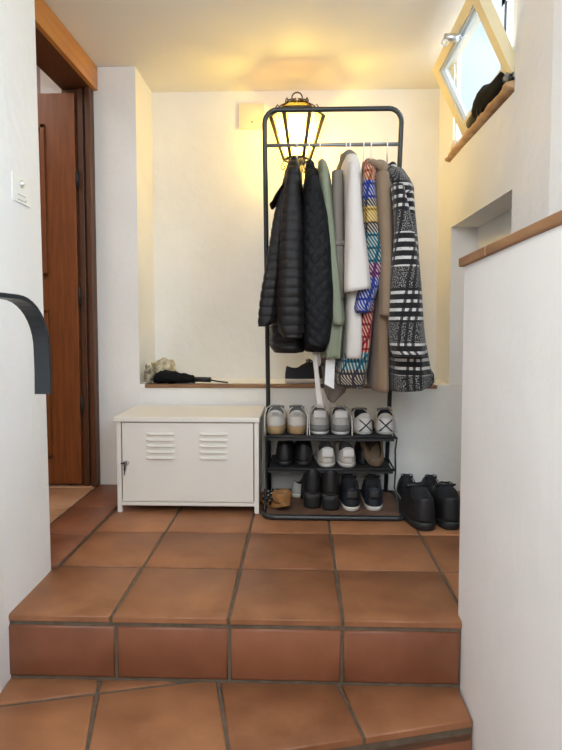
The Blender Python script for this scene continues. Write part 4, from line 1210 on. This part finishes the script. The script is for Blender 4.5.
# ------------------------------------------------------------------ things on the ledge and sill
um = thing('folded_umbrella', 'black folded umbrella lying on the ledge above the cabinet', 'umbrella', (*at(185, 383, 3.01).to_tuple()[:2], .561))
q0 = at(150, 380, 3.01)
def up_(px, dz=0): return Vector((at(px, 380, 3.01).x, 3.01, .561+dz))
mb = MB(); rg = []
for px, r in ((154, .016), (157, .030), (161, .034), (165, .036), (170, .033), (175, .034), (180, .028), (185, .029), (190, .023), (193, .022), (195, .017)):
    c = up_(px, r*.92+.001); rg.append([(c.x, c.y+r*1.15*math.cos(a)*(1+.10*math.sin(6*a+px)), c.z+r*.92*math.sin(a)*(1+.13*math.sin(5*a+px*.7)+.06*math.sin(9*a-px*.4))) for a in [2*PI*k/28 for k in range(28)]])
for rr_ in rg:
    m_ = min(p[2] for p in rr_)
    if m_ < .562:
        rr_[:] = [(x, y, z+.562-m_) for x, y, z in rr_]
mb.loft(rg); obj('canopy', mb, 'nylon_black', um)
mb = MB(); mb.tube([up_(194.5, .022), up_(211, .020)], [.014, .0135], 12); obj('handle', mb, 'black_plastic', um)
mb = MB(); mb.tube([up_(211, .018), up_(219, .010), up_(228, .005)], .0042, 8); obj('wrist_cord', mb, 'black_plastic', um)
# crumpled scarf / hat behind the umbrella
def crumple(name, label, cat, c, size, m, seed, kk=3.):
    rnd = random.Random(seed); mb = MB(); vs = mb.ball((0, 0, 0), 1, 28)
    ph = [rnd.uniform(0, 6) for _ in range(6)]
    for v in vs:
        d = v.co.copy()
        f = 1+.16*math.sin(kk*d.x*2+ph[0])*math.cos(kk*d.y*2+ph[1])+.10*math.sin(kk*3*d.z+ph[2]+d.x*4)+.06*math.sin(9*d.x+ph[3])*math.sin(8*d.z+ph[4])
        v.co = Vector((c[0]+d.x*size[0]*f, c[1]+d.y*size[1]*f, c[2]+max(-1, d.z*f)*size[2]))
    return tag(obj(name, mb, m), label, cat)
M['scarf'] = mat('black and cream printed cloth', (.62, .55, .38), .9, col2=(.02, .02, .022), vscale=32)
M['cream_cloth'] = mat('cream printed cloth', (.72, .64, .45), .9, col2=(.22, .17, .10), vscale=36)
c = at(153, 377, 3.17)
crumple('printed_scarf', 'crumpled black and white printed scarf at the left end of the ledge', 'scarf', (at(149, 378, 3.0).x, 3.0, .611), (.026, .03, .05), 'scarf', 3)
crumple('cream_cloth', 'crumpled cream cloth lying behind the black umbrella on the ledge', 'cloth', (at(163, 372, 3.10).x, 3.10, .622), (.072, .045, .061), 'cream_cloth', 5)

# umbrella on the window sill
def sillz(y): return WZ0+.025*(1-(y-2.165)/.89)+.0125
XS = XR-.002
ya, yb = atX(471, 118, XS).y, atX(511, 76, XS).y
us_ = thing('compact_umbrella', 'black compact umbrella with olive end on the window sill', 'umbrella', (XS, (ya+yb)/2, sillz((ya+yb)/2)))
def us_pt(f, r): y = ya+(yb-ya)*f; return Vector((XS, y, sillz(y)+r))
mb = MB(); rg = []
for f, r in ((.22, .026), (.28, .042), (.40, .050), (.52, .050), (.60, .040), (.74, .036), (.90, .034), (.93, .026)):
    c = us_pt(f, r); rg.append([(c.x+r*.95*math.cos(a)*(1+.09*math.sin(5*a+f*9)), c.y, c.z+r*math.sin(a)*(1+.06*math.sin(4*a+f*7))) for a in [2*PI*k/24 for k in range(24)]])
mb.loft(rg); obj('canopy', mb, 'nylon_black', us_)
mb = MB(); mb.tube([us_pt(0, .026), us_pt(.02, .027), us_pt(.25, .030)], [.022, .026, .029], 16); obj('handle', mb, 'olive', us_, label='olive handle')
mb = MB(); mb.tube([us_pt(.92, .024), us_pt(.99, .024)], [.021, .018], 14); obj('tip_cap', mb, 'railmetal', us_)
mb = MB(); pp = us_pt(.42, .02); mb.tube([pp+Vector((-.030-.004*math.sin(t), .020*math.sin(t)*.6, -.012+.022*math.cos(t))) for t in [2*PI*k/14 for k in range(14)]], .002, 6, True); obj('wrist_loop', mb, 'black_plastic', us_)
crumple('crumpled_paper', 'small crumpled pale paper at the far end of the window sill', 'paper', (XR-.004, 2.93, sillz(2.93)+.018), (.02, .055, .024), 'paper', 11, 4)
q = atX(513, 79, XR-.004)
mb = MB(); mb.tube([(XR-.004, 2.187, sillz(2.187)), (XR-.004, 2.185, sillz(2.187)+.03)], [.009, .005], 8); tag(obj('black_clip', mb, 'black_plastic'), 'tiny black clip at the near end of the window sill', 'clip')

# ------------------------------------------------------------------ light
w = bpy.data.worlds.new('daylight'); SC.world = w; w.use_nodes = True; nt = w.node_tree; bg = nt.nodes['Background']
tc = nt.nodes.new('ShaderNodeTexCoord'); sx = nt.nodes.new('ShaderNodeSeparateXYZ'); nt.links.new(tc.outputs['Generated'], sx.inputs[0])
cr = nt.nodes.new('ShaderNodeValToRGB'); cr.color_ramp.elements[0].position = 0.; cr.color_ramp.elements[0].color = (.92, .96, 1.0, 1); cr.color_ramp.elements[1].position = .9; cr.color_ramp.elements[1].color = (.50, .74, 1.0, 1)
nt.links.new(sx.outputs[2], cr.inputs[0]); nt.links.new(cr.outputs[0], bg.inputs[0]); bg.inputs[1].default_value = 1.35
def area(name, loc, target, size, energy, col):
    l = bpy.data.lights.new(name, 'AREA'); l.shape = 'RECTANGLE'; l.size, l.size_y = size; l.energy = energy; l.color = col
    o = bpy.data.objects.new(name, l); COL.objects.link(o); o.location = loc
    o.rotation_euler = (Vector(target)-Vector(loc)).to_track_quat('-Z', 'Y').to_euler(); return o
area('entrance_daylight', (-.30, -1.3, 1.75), (.2, 1.9, .3), (1.0, .8), 26, (.94, .97, 1.))
area('hall_fill', (-.15, .0, 2.17), (.02, .75, .6), (.9, .6), 26, (.95, .975, 1.))  # added fill light above the camera, brightens the near stairs; no opening there
area('side_window_daylight', (.84, .75, 1.62), (-.85, 1.25, 1.0), (.6, .7), 19, (.55, .78, 1.))
area('window_daylight', (1.30, 2.55, 2.40), (-.3, 2.2, .6), (.7, .6), 22, (.85, .93, 1.))
area('room_light', (-2.0, 2.2, 2.4), (-2.0, 2.3, 0), (.8, .8), 12, (1., .92, .85))
pl_ = bpy.data.lights.new('lantern_glow', 'POINT'); pl_.energy = 58; pl_.color = (1., .80, .29); pl_.shadow_soft_size = .06
po = bpy.data.objects.new('lantern_glow', pl_); COL.objects.link(po); po.location = (lc.x, 3.12, zt_-.105)

SC.view_settings.view_transform = 'Standard'; SC.view_settings.look = 'None'; SC.view_settings.exposure = 0.; SC.view_settings.gamma = 1.
SC.view_settings.use_curve_mapping = False
